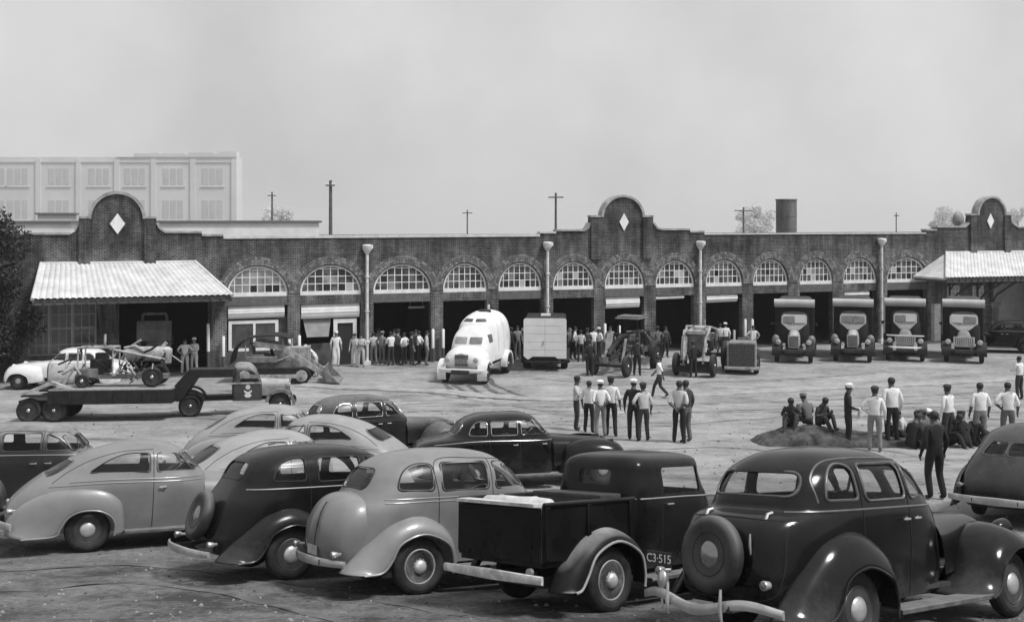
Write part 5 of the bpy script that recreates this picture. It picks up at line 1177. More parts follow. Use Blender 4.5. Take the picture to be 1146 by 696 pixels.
def tank_truck():
    root=empty('tank_truck'); wb=3.9
    box_part('chassis',(1.8,0,.6),(6,.9,.2),UNDER,root)
    b=dome_mb([(-1.3,.95,.98,.85,2.3,.9,5),(-1.4,1.3,1.03,1.2,2.5,1.2,5),(-1.4,1.8,1.03,1.75,2.6,1.8,5),(-1.32,2.3,1.01,2.25,2.65,2.3,4.4),(-1.15,2.74,.92,2.72,2.5,2.74,3.8),(-.9,3.08,.68,3.06,2.1,3.04,3),(-.2,3.26,.34,3.26,1.6,3.22,2.4),(.4,3.30,0,3.30,.4,3.30,2)],NA=64,NT=44); b.build('tank',WHITEV,root,smooth=60); TKB=b
    st=Surf(b)
    for x in (-.6,.5,1.5):
        pts=[]
        for k in range(25):
            a_=-.35+(PI+.7)*k/24; d_=Vector((0,math.cos(a_),math.sin(a_))); h_=st.t.ray_cast(Vector((x,0,1.7))+d_*4,-d_)
            if h_[0]: pts.append(h_[0])
        q_=MB(); q_.tube(pts,.014,5); q_.build('tank_seam',mat('seam_soft',.35,.7),root)
    for wd in (('end',rounded([(-.62,2.84),(-.08,2.84),(-.08,2.98),(-.50,2.98)],.04,3),1.0,4.),('end',rounded([(.08,2.84),(.62,2.84),(.50,2.98),(.08,2.98)],.04,3),1.0,4.)):
        pm=shell_cut(TKB,.03,[wd],'INTERSECT',inset=-.014)
        if len(pm.polygons): meobj('skylight',pm,mat('dark_pane',.05,.15),root,30)
    b=dome_mb([(1.6,.85,.94,.85,3.5,.85,6),(1.6,1.4,.97,1.4,3.52,1.4,6),(1.6,1.8,.96,1.8,3.46,1.8,5.4),(1.6,2.15,.90,2.15,3.26,2.15,5),(1.6,2.4,.80,2.4,2.95,2.4,4.2),(1.7,2.62,.6,2.62,2.6,2.64,3.4),(1.9,2.75,.3,2.75,2.35,2.76,2.6),(2.1,2.78,0,2.78,2.1,2.78,2)],NA=56,NT=36); s=Surf(b); b.build('cab',WHITEV,root,smooth=55)
    for wd,mm_ in ((('end',rwin(sq(-.70,-.07,1.84,2.16),.05),2.2,4.5),mat('pale_glass',.22,.25,.34,3.)),(('end',rwin(sq(.07,.70,1.84,2.16),.05),2.2,4.5),mat('pale_glass_b',.14,.25,.22,3.)),(('side',rwin(sq(2.3,2.9,1.85,2.25),.06),1.5,.4),mat('dark_pane',.05,.15)),(('side',rwin(sq(2.3,2.9,1.85,2.25),.06),-1.5,-.4),MATS['dark_pane'])):
        pm=shell_cut(b,.03,[wd],'INTERSECT',inset=-.014)
        if len(pm.polygons): meobj('windscreen_pane' if wd[0]=='end' else 'side_pane',pm,mm_,root,30)
    # blunt hood with grille
    b=dome_mb([(2.9,.8,1.0,.75,4.45,.78,4.5),(2.9,1.0,1.03,1.0,4.52,1.0,4.5),(2.9,1.3,.98,1.3,4.5,1.3,4),(2.9,1.55,.80,1.55,4.36,1.52,3.4),(2.9,1.72,.5,1.72,4.05,1.70,2.8),(3.3,1.78,0,1.78,3.3,1.78,2)],NA=56,NT=30); b.build('hood',WHITEV,root,smooth=55)
    m=MB()
    for j in range(-4,5): m.span((4.5,j*.075-.012-.0,.92),(4.57,j*.075+.012,1.50-.012*j*j))
    m.build('grille',MB_MID,root,smooth=0)
    m=MB(); m.span((4.44,-.34,.88),(4.515,.34,1.42)); m.build('grille_shell',mat('dark_trim',.12),root,smooth=0)
    for sg in (-1,1):
        lamp(root,4.48,sg*.72,1.18,.13,WHITEV)
        arcfender('front_fender',wb,sg*.80,sg*1.24,.62,.50,WHITEV,root,-.5,2.6)
        arcfender('rear_fender',0,sg*.9,sg*1.22,.66,.50,WHITEV,root)
        twheel(root,wb,sg*1.02,.50,.26); twheel(root,0,sg*1.0,.5,.36)
    m=MB(); m.lathe([(.0,3.2),(.34,3.18),(.36,3.26),(.30,3.34),(0,3.36)],20,Matrix.Translation((.9,.1,0))); m.build('hatch',MB_DK,root,smooth=40)
    m=MB(); m.tube([(.5,.2,3.26),(.5,.2,3.5)],.06,8); m.tube([(.4,.2,3.5),(.62,.2,3.5)],.05,8); m.build('vent_pipe',WHITEV,root)
    bumper(root,x=4.66,z=.66,halfw=1.14,bow=.15,m=WHITEV,h=.24,direction=1)
    return root
vplace(tank_truck(),514,431,-105,4.6,.95,3.9,'streamlined white tank truck with rounded cab standing before the bays','tank truck')
def panel_van():
    root=empty('panel_van'); wb=3.2
    box_part('chassis',(1.4,0,.55),(5,.9,.2),UNDER,root)
    b=MB(); P=rounded([(-1.05,.62),(1.05,.62),(1.05,2.62),(-1.05,2.62)],[.1,.1,.16,.16],4); n=len(P)
    b.add([(-1.3,y,z) for y,z in P]+[(2.2,y,z) for y,z in P],[tuple(range(n)),tuple(range(2*n-1,n-1,-1))]+[(i,i+n,(i+1)%n+n,(i+1)%n) for i in range(n)]); b.build('body',MB_DK,root,smooth=35)
    b=MB(); b.prism([(0,0)],0,0) if False else None
    P2=[(y*1.01,z+ (0.0)) for y,z in P]; b=MB(); P2=[(y,z) for y,z in rounded([(-1.07,.66),(-.62,.66),(-.5,.76),(.62,.76),(.85,.60),(1.07,.78),(1.07,2.66),(-1.07,2.66)],[.03,.03,.03,.03,.03,.03,.12,.12],3)]; n=len(P2)
    b.add([(-1.36,y,z) for y,z in P2]+[(-1.302,y,z) for y,z in P2],[tuple(range(n)),tuple(range(2*n-1,n-1,-1))]+[(i,i+n,(i+1)%n+n,(i+1)%n) for i in range(n)]); r=b.build('rear_panel',mat('van_rear_pale',.66,.6,.58,2.),root,smooth=30)
    b=MB(); b.span((-1.366,-.006,.8),(-1.361,.006,2.6)); 
    for z in (1.1,1.5,1.9,2.3): b.span((-1.364,-1.0,z-.004),(-1.361,1.0,z+.004))
    b.build('door_seam',mat('seam_grey',.3,.8),r,smooth=0)
    b=MB(); b.box((-1.38,.08,1.45),(.04,.04,.2)); b.build('door_handle',CHROME,r)
    b=dome_mb([(2.2,.6,1.0,.6,3.9,.6,5),(2.2,1.1,1.0,1.1,3.9,1.1,4),(2.2,1.35,.9,1.35,3.6,1.3,4),(2.2,1.9,.85,1.9,3.0,1.9,4),(2.2,2.3,.6,2.3,2.8,2.3,3),(2.3,2.4,0,2.4,2.3,2.4,2)],NA=40,NT=24); b.build('cab',MB_DK,root,smooth=50)
    for sg in (-1,1):
        twheel(root,0,sg*.95,.46,.34); twheel(root,wb,sg*.9,.44,.2); arcfender('rear_fender',0,sg*.8,sg*1.22,.56,.44,MB_DK,root)
        b=MB(); b.lathe([(0,-.03),(.11,-.02),(.11,.02),(0,.03)],14,Matrix.Translation((2.4,sg*1.25,1.7))@Matrix.Rotation(PI/2,4,'Y')); b.tube([(2.4,sg*.95,1.6),(2.4,sg*1.25,1.7)],.02,6); b.build('mirror',CHROME,root,smooth=50)
    bumper(root,x=-1.55,z=.5,halfw=1.0,bow=.02,m=MB_DK,h=.14)
    b=MB(); b.box((.3,0,2.69),(.8,.5,.1)); b.build('roof_vent',PALE,root,smooth=0,bevel=.02)
    return root
vplace(panel_van(),610,416,87,-1.3,1.0,3.2,'dark panel van seen from behind with a plain white rear panel','van')

def crawler(loader=True,name='crawler_loader'):
    """tracked machine, x forward, origin centre of the tracks"""
    root=empty(name)
    for sg in (-1,1):
        b=MB(); P=[(-1.3+.36*math.cos(t),.38+.36*math.sin(t)) for t in [PI/2+PI*i/10 for i in range(11)]]+[(1.3+.36*math.cos(t),.38+.36*math.sin(t)) for t in [-PI/2+PI*i/10 for i in range(11)]]
        b.prism(P,sg*.62,sg*1.0)
        k=len(P)
        for i in range(44):     # grouser plates
            t=i/44*k; a=int(t)%k; f=t-int(t); p=Vector(P[a]).lerp(Vector(P[(a+1)%k]),f); d=(Vector(P[(a+1)%k])-Vector(P[a])); ang=math.atan2(d.y,d.x)
            b.box((p.x,sg*.81,p.y),(.035,.42,.05),ry=-ang)
        b.build('track',MB_DK,root,smooth=0)
        b=MB()
        for x in (-1.3,1.3): b.lathe([(.27,0),(.27,.03),(.2,.05),(.08,.05),(.07,.09),(0,.09)],20,Matrix.Translation((x,sg*1.0,.38))@Matrix.Rotation(-sg*PI/2,4,'X'))
        for x in (-.7,-.25,.25,.7): b.lathe([(.13,0),(.13,.04),(0,.05)],14,Matrix.Translation((x,sg*1.0,.22))@Matrix.Rotation(-sg*PI/2,4,'X'))
        b.span((-1.2,sg*1.0,.28),(1.2,sg*1.04,.46)); b.build('track_wheel',MB_LT,root,smooth=40)
    b=MB(); b.box((.75,0,1.15),(1.5,.75,.95)); b.box((1.52,0,1.15),(.08,.8,1.0)); b.tube([(.7,.15,1.6),(.7,.15,2.1)],.05,8); b.tube([(.3,-.15,1.6),(.3,-.15,1.95)],.07,8)
    for x in (.2,.5,.8,1.1): b.box((x,0,1.1),(.03,.78,.7))
    b.build('engine_hood',MB_LT,root,smooth=0,bevel=.03)
    b=MB(); b.box((-.3,0,.85),(2.2,1.1,.3)); b.box((-.75,0,1.15),(.55,1.1,.35)); b.box((-1.1,0,1.5),(.14,1.0,.6),ry=-.1); b.box((-.55,.62,1.1),(1.4,.25,.28)); b.box((-.55,-.62,1.1),(1.4,.25,.28)); b.build('driver_platform',MB_MID,root,smooth=0,bevel=.02)
    b=MB(); [b.tube([(-.15,y,1.1),(-.25,y,1.75)],.02,6) for y in (-.3,-.1,.1,.3)]; b.build('control_levers',MB_DK,root)
    if loader:
        for sg in (-1,1):
            b=MB(); b.prism([(-1.0,1.75),(-.9,1.95),(.5,1.75),(2.4,.42),(2.3,.22),(.35,1.5)],sg*.52,sg*.62); b.build('lift_arm',MB_LT,root,smooth=0)
            b=MB(); b.tube([(-.2,sg*.57,.9),(1.0,sg*.57,1.35)],[.07,.045],8); b.build('ram',CHROME,root)
        b=MB(); prof=[(2.3,.75),(2.25,.35),(2.4,.06),(3.0,.02),(3.05,.0),(3.0,.06),(2.45,.12),(2.32,.38),(2.36,.75)]
        b.prism(prof,-1.05,1.05); b.prism([(2.3,.75),(2.25,.3),(2.4,.05),(3.0,.02)],-1.05,-1.0); b.prism([(2.3,.75),(2.25,.3),(2.4,.05),(3.0,.02)],1.0,1.05); b.build('bucket',MB_MID,root,smooth=0)
        b=MB(); c=[(-2.0,.9),(-1.85,1.5),(-1.4,1.95),(-.7,2.15),(.1,2.18),(.75,2.05)]; c=catmull([(a,0,z) for a,z in c],6); n=len(c)
        vs=[];
        for p in c: vs+=[(p.x,-.8,p.z),(p.x,.8,p.z),(p.x,.8,p.z+.05),(p.x,-.8,p.z+.05)]
        b.add(vs,[(i*4+j,(i+1)*4+j,(i+1)*4+(j+1)%4,i*4+(j+1)%4) for i in range(n-1) for j in range(4)]+[(0,1,2,3),((n-1)*4+3,(n-1)*4+2,(n-1)*4+1,(n-1)*4)]); b.build('canopy_hood',MB_DK,root,smooth=40)
        b=MB(); [b.tube([(x,y,1.2),(x,y,2.1)],.03,6) for x in (-1.3,.4) for y in (-.7,.7)]; b.build('canopy_post',MB_MID,root)
    return root
cl=crawler(); p=gp(309,427); place(cl,p.x,p.y,4,1.0,.8,1.4); tag(cl,'crawler loader with curved canopy and lowered bucket before the sash window bay','crawler loader')
c2=crawler(False,'crawler_tractor'); pp=gp(158,413); place(c2,pp.x+.3,pp.y+1.6,-75,1.1,.8,1.4)
b=MB(); b.tube([(1.5,-.7,.5),(2.2,-.7,.9),(2.1,-.5,2.6)],.07,6); b.tube([(1.5,.7,.5),(2.2,.7,.9),(2.1,.5,2.6)],.07,6); b.tube([(2.1,-.5,2.6),(2.1,.5,2.6)],.07,6); b.prism([(2.0,1.5),(2.5,1.4),(2.6,1.9),(2.35,2.3),(2.05,2.2)],-.75,.75); b.build('raised_bucket',MB_MID,c2,smooth=0)
b=MB(); [b.lathe([(0,-.05),(.12,-.03),(.12,.02),(0,.05)],12,Matrix.Translation((1.62,y,1.75))@Matrix.Rotation(PI/2,4,'Y')) for y in (-.4,.4)]; b.build('work_lamp',LENS,c2,smooth=50)
tag(c2,'crawler tractor with raised bucket standing in the dark canopied doorway','tractor')

def grader(kind):
    root=empty('motor_grader' if kind==0 else 'wheel_tractor')
    Rr=.72 if kind==0 else .7; wb=3.6 if kind==0 else 2.6; H=1.5
    b=MB()
    if kind==0: b.tube([(-.4,0,1.2),(.9,0,1.75),(2.3,0,1.75),(3.3,0,1.35),(3.8,0,1.0)],.13,8); b.tube([(.9,-.35,1.2),(3.7,0,.8)],.07,6); b.tube([(.9,.35,1.2),(3.7,0,.8)],.07,6)
    else: b.box((1.2,0,.95),(2.9,.5,.22)); b.tube([(2.2,0,.9),(2.9,0,.7)],.1,8)
    b.build('frame',MB_DK,root,smooth=35)
    b=MB(); b.box((-.2 if kind==0 else 1.5,0,1.45),(1.5,.7,.75)); b.tube([(-.2 if kind==0 else 1.3,.2,1.8),(-.2 if kind==0 else 1.3,.2,2.45)],.05,8)
    for k in range(6): b.box((-.7+.2*k if kind==0 else 1.0+.2*k,0,1.4),(.03,.73,.55))
    b.build('engine_hood',MB_DK if kind==0 else MB_LT,root,smooth=0,bevel=.03)
    b=MB(); b.box((2.28 if kind else .58,0,1.4),(.06,.72,.8)); [b.box((2.32 if kind else .62,y*.1,1.4),(.03,.02,.7)) for y in range(-3,4)]; b.build('radiator',MB_MID,root,smooth=0)
    if kind==0:
        b=MB(); b.box((.8,0,1.15),(1.0,1.0,.08)); b.box((.55,0,1.5),(.4,.5,.12)); b.build('driver_platform',MB_MID,root,smooth=0)
        b=MB(); [b.tube([(x,y,1.15),(x,y,2.55)],.035,6) for x in (.35,1.3) for y in (-.5,.5)]; b.build('canopy_post',MB_DK,root)
        b=MB(); b.box((.82,0,2.6),(1.4,1.25,.07)); [b.tube([(.4+.28*k,-.6,2.68),(.4+.28*k,.6,2.68)],.05,6) for k in range(4)]; b.build('canopy',MB_MID,root,smooth=0,bevel=.02)
    else:
        b=MB(); b.box((.15,0,1.3),(.4,.5,.12)); b.box((-.05,0,1.55),(.08,.5,.4)); b.build('driver_seat',MB_MID,root,smooth=0,bevel=.02)
        b=MB(); vs=[]; 
        for sg in (-1,1): b.tube([(.2,sg*.55,1.0),(.6,sg*.6,2.0),(1.8,sg*.55,2.2),(2.5,sg*.5,1.7),(2.9,sg*.45,.6)],.06,6)
        b.tube([(1.8,-.55,2.2),(1.8,.55,2.2)],.06,6); b.build('lift_frame',MB_LT,root)
        b=MB(); b.box((1.7,0,1.98),(1.5,.85,.22)); b.box((2.0,.1,2.15),(.7,.5,.2),rz=.2); b.build('hydraulic_tank',MB_LT,root,smooth=0,bevel=.05)
    b=MB(); c=Vector((1.05,.32,1.75)); b.tube([c+Vector((.06*math.sin(2*PI*k/16),.19*math.cos(2*PI*k/16),.18*math.sin(2*PI*k/16))) for k in range(16)],.014,6,closed=True); b.tube([c,c+Vector((.4,0,-.5))],.02,6); b.build('steering_wheel',MB_DK,root)
    rr=random.Random(4+kind)
    for k in range(16):
        p0=Vector((rr.uniform(-.6,3.0),rr.uniform(-.6,.6),rr.uniform(.7,1.9))); p1=p0+Vector((rr.uniform(-.9,.9),rr.uniform(-.3,.3),rr.uniform(-.7,.7))); p1.z=max(.5,p1.z)
        b=MB(); b.tube([p0,(p0+p1)/2+Vector((0,0,rr.uniform(-.1,.15))),p1],rr.uniform(.025,.06),6); b.build('linkage_rod',MB_DK if rr.random()<.6 else MB_LT,root)
    for k in range(5):
        b=MB(); b.box((rr.uniform(-.6,1.6),rr.uniform(-.5,.5),rr.uniform(.9,1.8)),(rr.uniform(.2,.5),rr.uniform(.2,.4),rr.uniform(.15,.4)),rz=rr.uniform(0,1)); b.build('gear_housing',MB_DK if rr.random()<.6 else MB_MID,root,smooth=0,bevel=.02)
    # mouldboard blade
    b=MB(); cx=2.0 if kind==0 else 2.9; n=8; P=[(cx-.12*math.sin(PI*k/n),.18+.55*k/n) for k in range(n+1)]; P=P+[(x+.04,z) for x,z in P[::-1]]; b.prism(P,-1.35 if kind==0 else -.9,1.35 if kind==0 else .9,Matrix.Translation((cx,0,0))@Matrix.Rotation(.45 if kind==0 else 0,4,'Z')@Matrix.Translation((-cx,0,0))); b.build('blade',MB_LT if kind==0 else MB_DK,root,smooth=40)
    b=MB(); 
    if kind==0: b.prism([(2.9,.5),(3.05,.5),(2.5,1.9),(2.35,1.9)],-.62,-.35); b.prism([(2.9,.5),(3.0,.5),(2.5,1.7),(2.4,1.7)],.3,.4)
    else: b.prism([(2.7,.5),(2.86,.5),(2.5,1.8),(2.2,1.8)],-.62,-.38)
    b.build('side_plate',MB_LT,root,smooth=0)
    b=MB(); b.tube([(0,-.9,Rr),(0,.9,Rr)],.1,8); b.tube([(wb,-.8,.5),(wb,.8,.5)],.08,8); b.build('axle',MB_DK,root)
    for sg in (-1,1):
        wheel(root,0,sg*.98,Rr,'truck',.32); wheel(root,wb,sg*.86,.52,'truck',.2)
    return root
g1=grader(0); vplace(g1,682,421,-118,3.7,1.0,3.6,'dark road grader with canopy and angled blade, left one of the two machines','road grader')
g2=grader(1); vplace(g2,778,420,-112,2.6,1.05,2.6,'wheeled tractor with pale lift frame standing right of the dark grader','tractor')
def roller():
    root=empty('road_roller')
    b=MB(); b.box((1.0,0,.95),(1.9,1.35,1.2)); b.build('engine_hood',MB_MID,root,smooth=0,bevel=.05)
    b=MB(); b.box((1.98,0,.98),(.08,1.5,1.34)); b.build('radiator_frame',MB_LT,root,smooth=0,bevel=.02)
    b=MB(); b.box((2.03,0,.98),(.05,1.3,1.14)); [b.box((2.062,0,.46+.075*k),(.02,1.28,.03)) for k in range(15)]; b.build('radiator_core',mat('core_dark',.05,.7,.09,10.),root,smooth=0)
    b=MB(); b.box((1.9,0,.30),(.5,1.75,.14)); b.build('bumper_beam',MB_LT,root,smooth=0,bevel=.02)
    b=MB(); b.box((-.3,0,.9),(.9,1.4,.2)); b.box((-.5,0,1.3),(.12,.6,.6)); b.box((-.3,0,1.1),(.4,.6,.15)); b.build('driver_seat',MB_MID,root,smooth=0,bevel=.02)
    for sg in (-1,1):
        b=MB(); b.tube([(.1,sg*.45,1.5),(.1,sg*.45,2.05)],.06,8); b.build('exhaust_pipe',PALE,root)
        wheel(root,0,sg*.72,.55,'truck',.3); wheel(root,1.5,sg*.72,.36,'truck',.25)
    return root
vplace(roller(),830,419,-104,2.0,.96,1.5,'squat tractor with large dark radiator grille beside the line of box trucks','tractor')

# ------------------------------------------------------------------ lowboy trailer, its load and the truck tractor
def lowboy():
    root=empty('lowboy_trailer')   # x forward from rear axle; origin on the ground
    b=MB(); b.span((.1,-1.2,.62),(4.3,1.2,1.10)); 
    for x in [.3+.5*i for i in range(8)]: b.span((x,-1.23,.66),(x+.06,1.23,1.06))
    b.build('deck',MB_DK,root,smooth=0,bevel=.02)
    b=MB(); b.span((.12,-1.18,1.103),(4.28,1.18,1.14)); b.build('deck_boards',mat('deck_boards',.2,.8,.34,5.,stretch=(4,.3,1)),root,smooth=0)
    b=MB(); b.prism([(4.2,.65),(4.2,1.12),(4.75,1.75),(6.3,1.75),(6.3,1.45),(5.0,1.45),(4.5,.65)],-.5,.5); b.build('gooseneck',MB_DK,root,smooth=0,bevel=.02)
    for sg in (-1,1):
        b=MB(); b.prism([(-.9,.9),(-.85,1.0),(.15,1.42),(.9,1.14),(.8,1.1),(.12,1.3)],sg*.75,sg*1.05); b.build('loading_ramp',MB_LT,root,smooth=0)
        for x in (-.3,.55): wheel(root,x-.25,sg*.98,.42,'truck',.26)
        b=MB(); b.box((-.25+.27,sg*1.0,.92),(1.6,.4,.05)); b.build('mudguard',MB_DK,root,smooth=0)
    b=MB(); b.box((-.3,0,.6),(1.4,1.4,.25)); b.build('bogie_frame',MB_DK,root,smooth=0)
    return root
lb=lowboy(); p=gp(50,470); place(lb,p.x+.2,p.y+.3,7,1.0,.9,4.5); tag(lb,'dark lowboy trailer with lowered deck carrying a pale compressor machine','trailer')
LM=lb.matrix_world.copy()
def compressor():
    root=empty('road_machine')
    b=MB(); b.box((1.6,0,.35),(3.2,.5,.16)); b.box((.5,0,.5),(.6,1.0,.3)); b.build('frame',MB_MID,root,smooth=0)
    b=MB(); b.lathe([(0,-.75),(.2,-.72),(.26,-.6),(.26,.6),(.2,.72),(0,.75)],20,Matrix.Translation((2.35,0,1.15))@Matrix.Rotation(PI/2,4,'Y')); b.build('air_tank',MB_LT,root,smooth=50)
    b=MB(); b.box((.85,0,.72),(.7,.5,.5)); b.box((.85,0,1.05),(.4,.35,.3)); b.build('engine_block',MB_DK,root,smooth=0,bevel=.03)
    b=MB(); [b.tube([(x,y,.4),(x,y,1.4)],.03,6) for x in (.15,1.35) for y in (-.5,.5)]; b.tube([(.15,-.5,1.4),(1.35,-.5,1.4),(1.35,.5,1.4),(.15,.5,1.4)],.04,6,closed=True); b.build('roof_frame',MB_LT,root,smooth=0)
    rr=random.Random(9)
    for k in range(30):
        p0=Vector((rr.uniform(-.2,3.2),rr.uniform(-.7,.5),rr.uniform(.3,1.5))); p1=p0+Vector((rr.uniform(-.8,.8),rr.uniform(-.2,.2),rr.uniform(-.7,.7))); p1.z=max(.1,p1.z)
        b=MB(); b.tube([p0,(p0+p1)/2+Vector((0,0,rr.uniform(-.1,.15))),p1],rr.uniform(.02,.055),6); b.build('linkage_rod',MB_DK if rr.random()<.5 else MB_LT,root)
    b=MB(); b.tube([(1.4,-.45,.4),(1.75,-.4,1.0),(2.1,-.45,.4)],.05,6); b.tube([(1.4,.45,.4),(1.75,.4,1.0),(2.1,.45,.4)],.05,6); b.tube([(1.2,-.4,1.35),(3.1,-.25,.95)],.05,6); b.build('brace',MB_LT,root)
    b=MB(); b.tube([(.9,.2,1.4),(.9,.2,1.85)],.045,8); b.build('exhaust_pipe',MB_LT,root)
    b=MB(); b.tube([(2.9,0,1.3),(3.1,0,1.55)],.07,8); b.lathe([(0,.8),(.18,.8),(.22,1.3),(.1,1.4),(0,1.4)],14,Matrix.Translation((3.1,0,.0))); b.build('stack_pipe',MB_LT,root)
    for sg in (-1,1): wheel(root,2.75,sg*.62,.36,'truck',.18); wheel(root,.35,sg*.62,.24,'truck',.15)
    b=MB(); b.tube([(-.3,-.6,.1),(.1,-.6,.75),(.5,-.6,.1)],.06,6); b.tube([(-.35,-.6,.5),(.1,-.6,.75)],.08,6); b.build('lifting_frame',MB_LT,root); b=MB(); b.tube([(-.3,.6,.1),(.1,.6,.75),(.5,.6,.1)],.06,6); b.build('lifting_frame',MB_LT,root)
    return root
cp=compressor(); cp.matrix_world=LM@Matrix.Translation((.75,0,1.145)); tag(cp,'pale wheeled compressor with air tank loaded on the lowboy deck','compressor')
def tractor_truck():
    root=empty('truck_tractor'); wb=3.7
    b=MB(); b.span((-.6,-.42,.62),(4.0,.42,.82)); b.build('chassis',MB_DK,root,smooth=0)
    b=MB(); b.lathe([(0,0),(.5,0),(.5,.06),(0,.07)],20,Matrix.Translation((.1,0,.84))); b.build('fifth_wheel',MB_DK,root,smooth=30)
    rings=[(1.7,.62,.84,.62,2.95,.62,8),(1.68,1.0,.86,1.0,2.95,1.0,8),(1.68,1.35,.86,1.35,2.93,1.35,8),(1.70,1.6,.84,1.6,2.86,1.58,7),(1.72,1.9,.80,1.9,2.72,1.88,6),(1.78,2.1,.7,2.08,2.58,2.06,5),(1.95,2.2,.4,2.18,2.4,2.18,4),(2.15,2.22,0,2.22,2.15,2.22,3)]
    body=dome_mb(rings,NA=56,NT=40); s=Surf(body)
    wins=[('side',rwin([(2.0,1.42),(2.82,1.42),(2.60,1.88),(2.0,1.92)],[.06,.05,.2,.08]),sg*1.5,sg*.6) for sg in (-1,1)]+[('end',rwin(sq(-.6,.6,1.48,1.86),.06),2.4,4),('end',rwin(sq(-.35,.35,1.5,1.8),.06),1,2.0)]
    me=shell_cut(body,.03,wins); ob=meobj('cab',me,mat('cab_two_tone',.03,.4,.05,3.,dust=.8,dustv=.45),root,32)
    for w in wins:
        pm=shell_cut(body,.005,[w],'INTERSECT',inset=.012)
        if len(pm.polygons): meobj('window_pane',pm,GLASS,root,30)
    m=MB(); m.span((1.66,-.885,1.335),(2.94,-.86,1.40)); m.build('belt_rail',MB_LT,root,smooth=0)
    # round device over a two-lobed crest on the door
    EM=mat('emblem_pale',.55,.6); h=s.side(2.35,1.1); m=MB(); y=h.y-.006
    m.lathe([(.10,0),(.10,.006),(.06,.006),(.06,0)],18,Matrix.Translation((2.35,y,1.2))@Matrix.Rotation(PI/2,4,'X')); m.lathe([(0,.003),(.035,.006),(.035,0)],10,Matrix.Translation((2.35,y,1.2))@Matrix.Rotation(PI/2,4,'X'))
    m.prism([(2.35,.99),(2.52,1.08),(2.50,.98),(2.42,.93),(2.51,.86),(2.43,.76),(2.27,.76),(2.19,.86),(2.28,.93),(2.20,.98),(2.18,1.08)],y-.006,y); m.build('door_emblem',EM,root,smooth=0)
    m=MB(); k=15; vs=[]
    for i in range(9):
        t=i/8; x=2.85+1.25*t; w=.62-.2*t; zt=1.5-.06*t
        for j in range(k):
            a=PI*j/(k-1); vs.append((x,w*math.copysign(abs(math.cos(a))**.6,math.cos(a)),.8+(zt-.8)*math.sin(a)**.5))
    m.add(vs,[(i*k+j,(i+1)*k+j,(i+1)*k+j+1,i*k+j+1) for i in range(8) for j in range(k-1)]); m.build('hood',mat('hood_dusty',.12,.5,.2,3.,dust=.8,dustv=.5),root,smooth=50)
    m=MB(); m.add([(x+.01,y,z) for x,y,z in vs[-k:]],[tuple(range(k))]); [m.tube([(4.13,y*.07,.85),(4.13,y*.07,1.38)],.012,5) for y in range(-4,5)]; m.build('grille',MB_LT,root,smooth=0)
    for sg in (-1,1):
        arcfender('front_fender',wb,sg*.62,sg*1.08,.60,.48,MB_MID,root,-.1,3.0); arcfender('rear_mudguard',0,sg*.72,sg*1.12,.62,.50,MB_DK,root,.3,2.8)
        lamp(root,4.1,sg*.62,1.25,.12); wheel(root,wb,sg*.88,.46,'truck',.22); wheel(root,0,sg*.88,.48,'truck',.40)
    m=MB(); m.box((2.2,0,.95),(.5,1.3,.3)); m.box((1.95,0,1.3),(.14,1.3,.5)); m.build('seat',INTR,root,smooth=0)
    bumper(root,x=4.4,z=.6,halfw=1.05,bow=.05,m=MB_DK,h=.2,direction=1)
    return root
tt=tractor_truck(); place(tt,-11.85,39.6,14,.86,.88,3.7); tag(tt,'dark truck tractor with crest on its door, hitched to the lowboy trailer','truck')
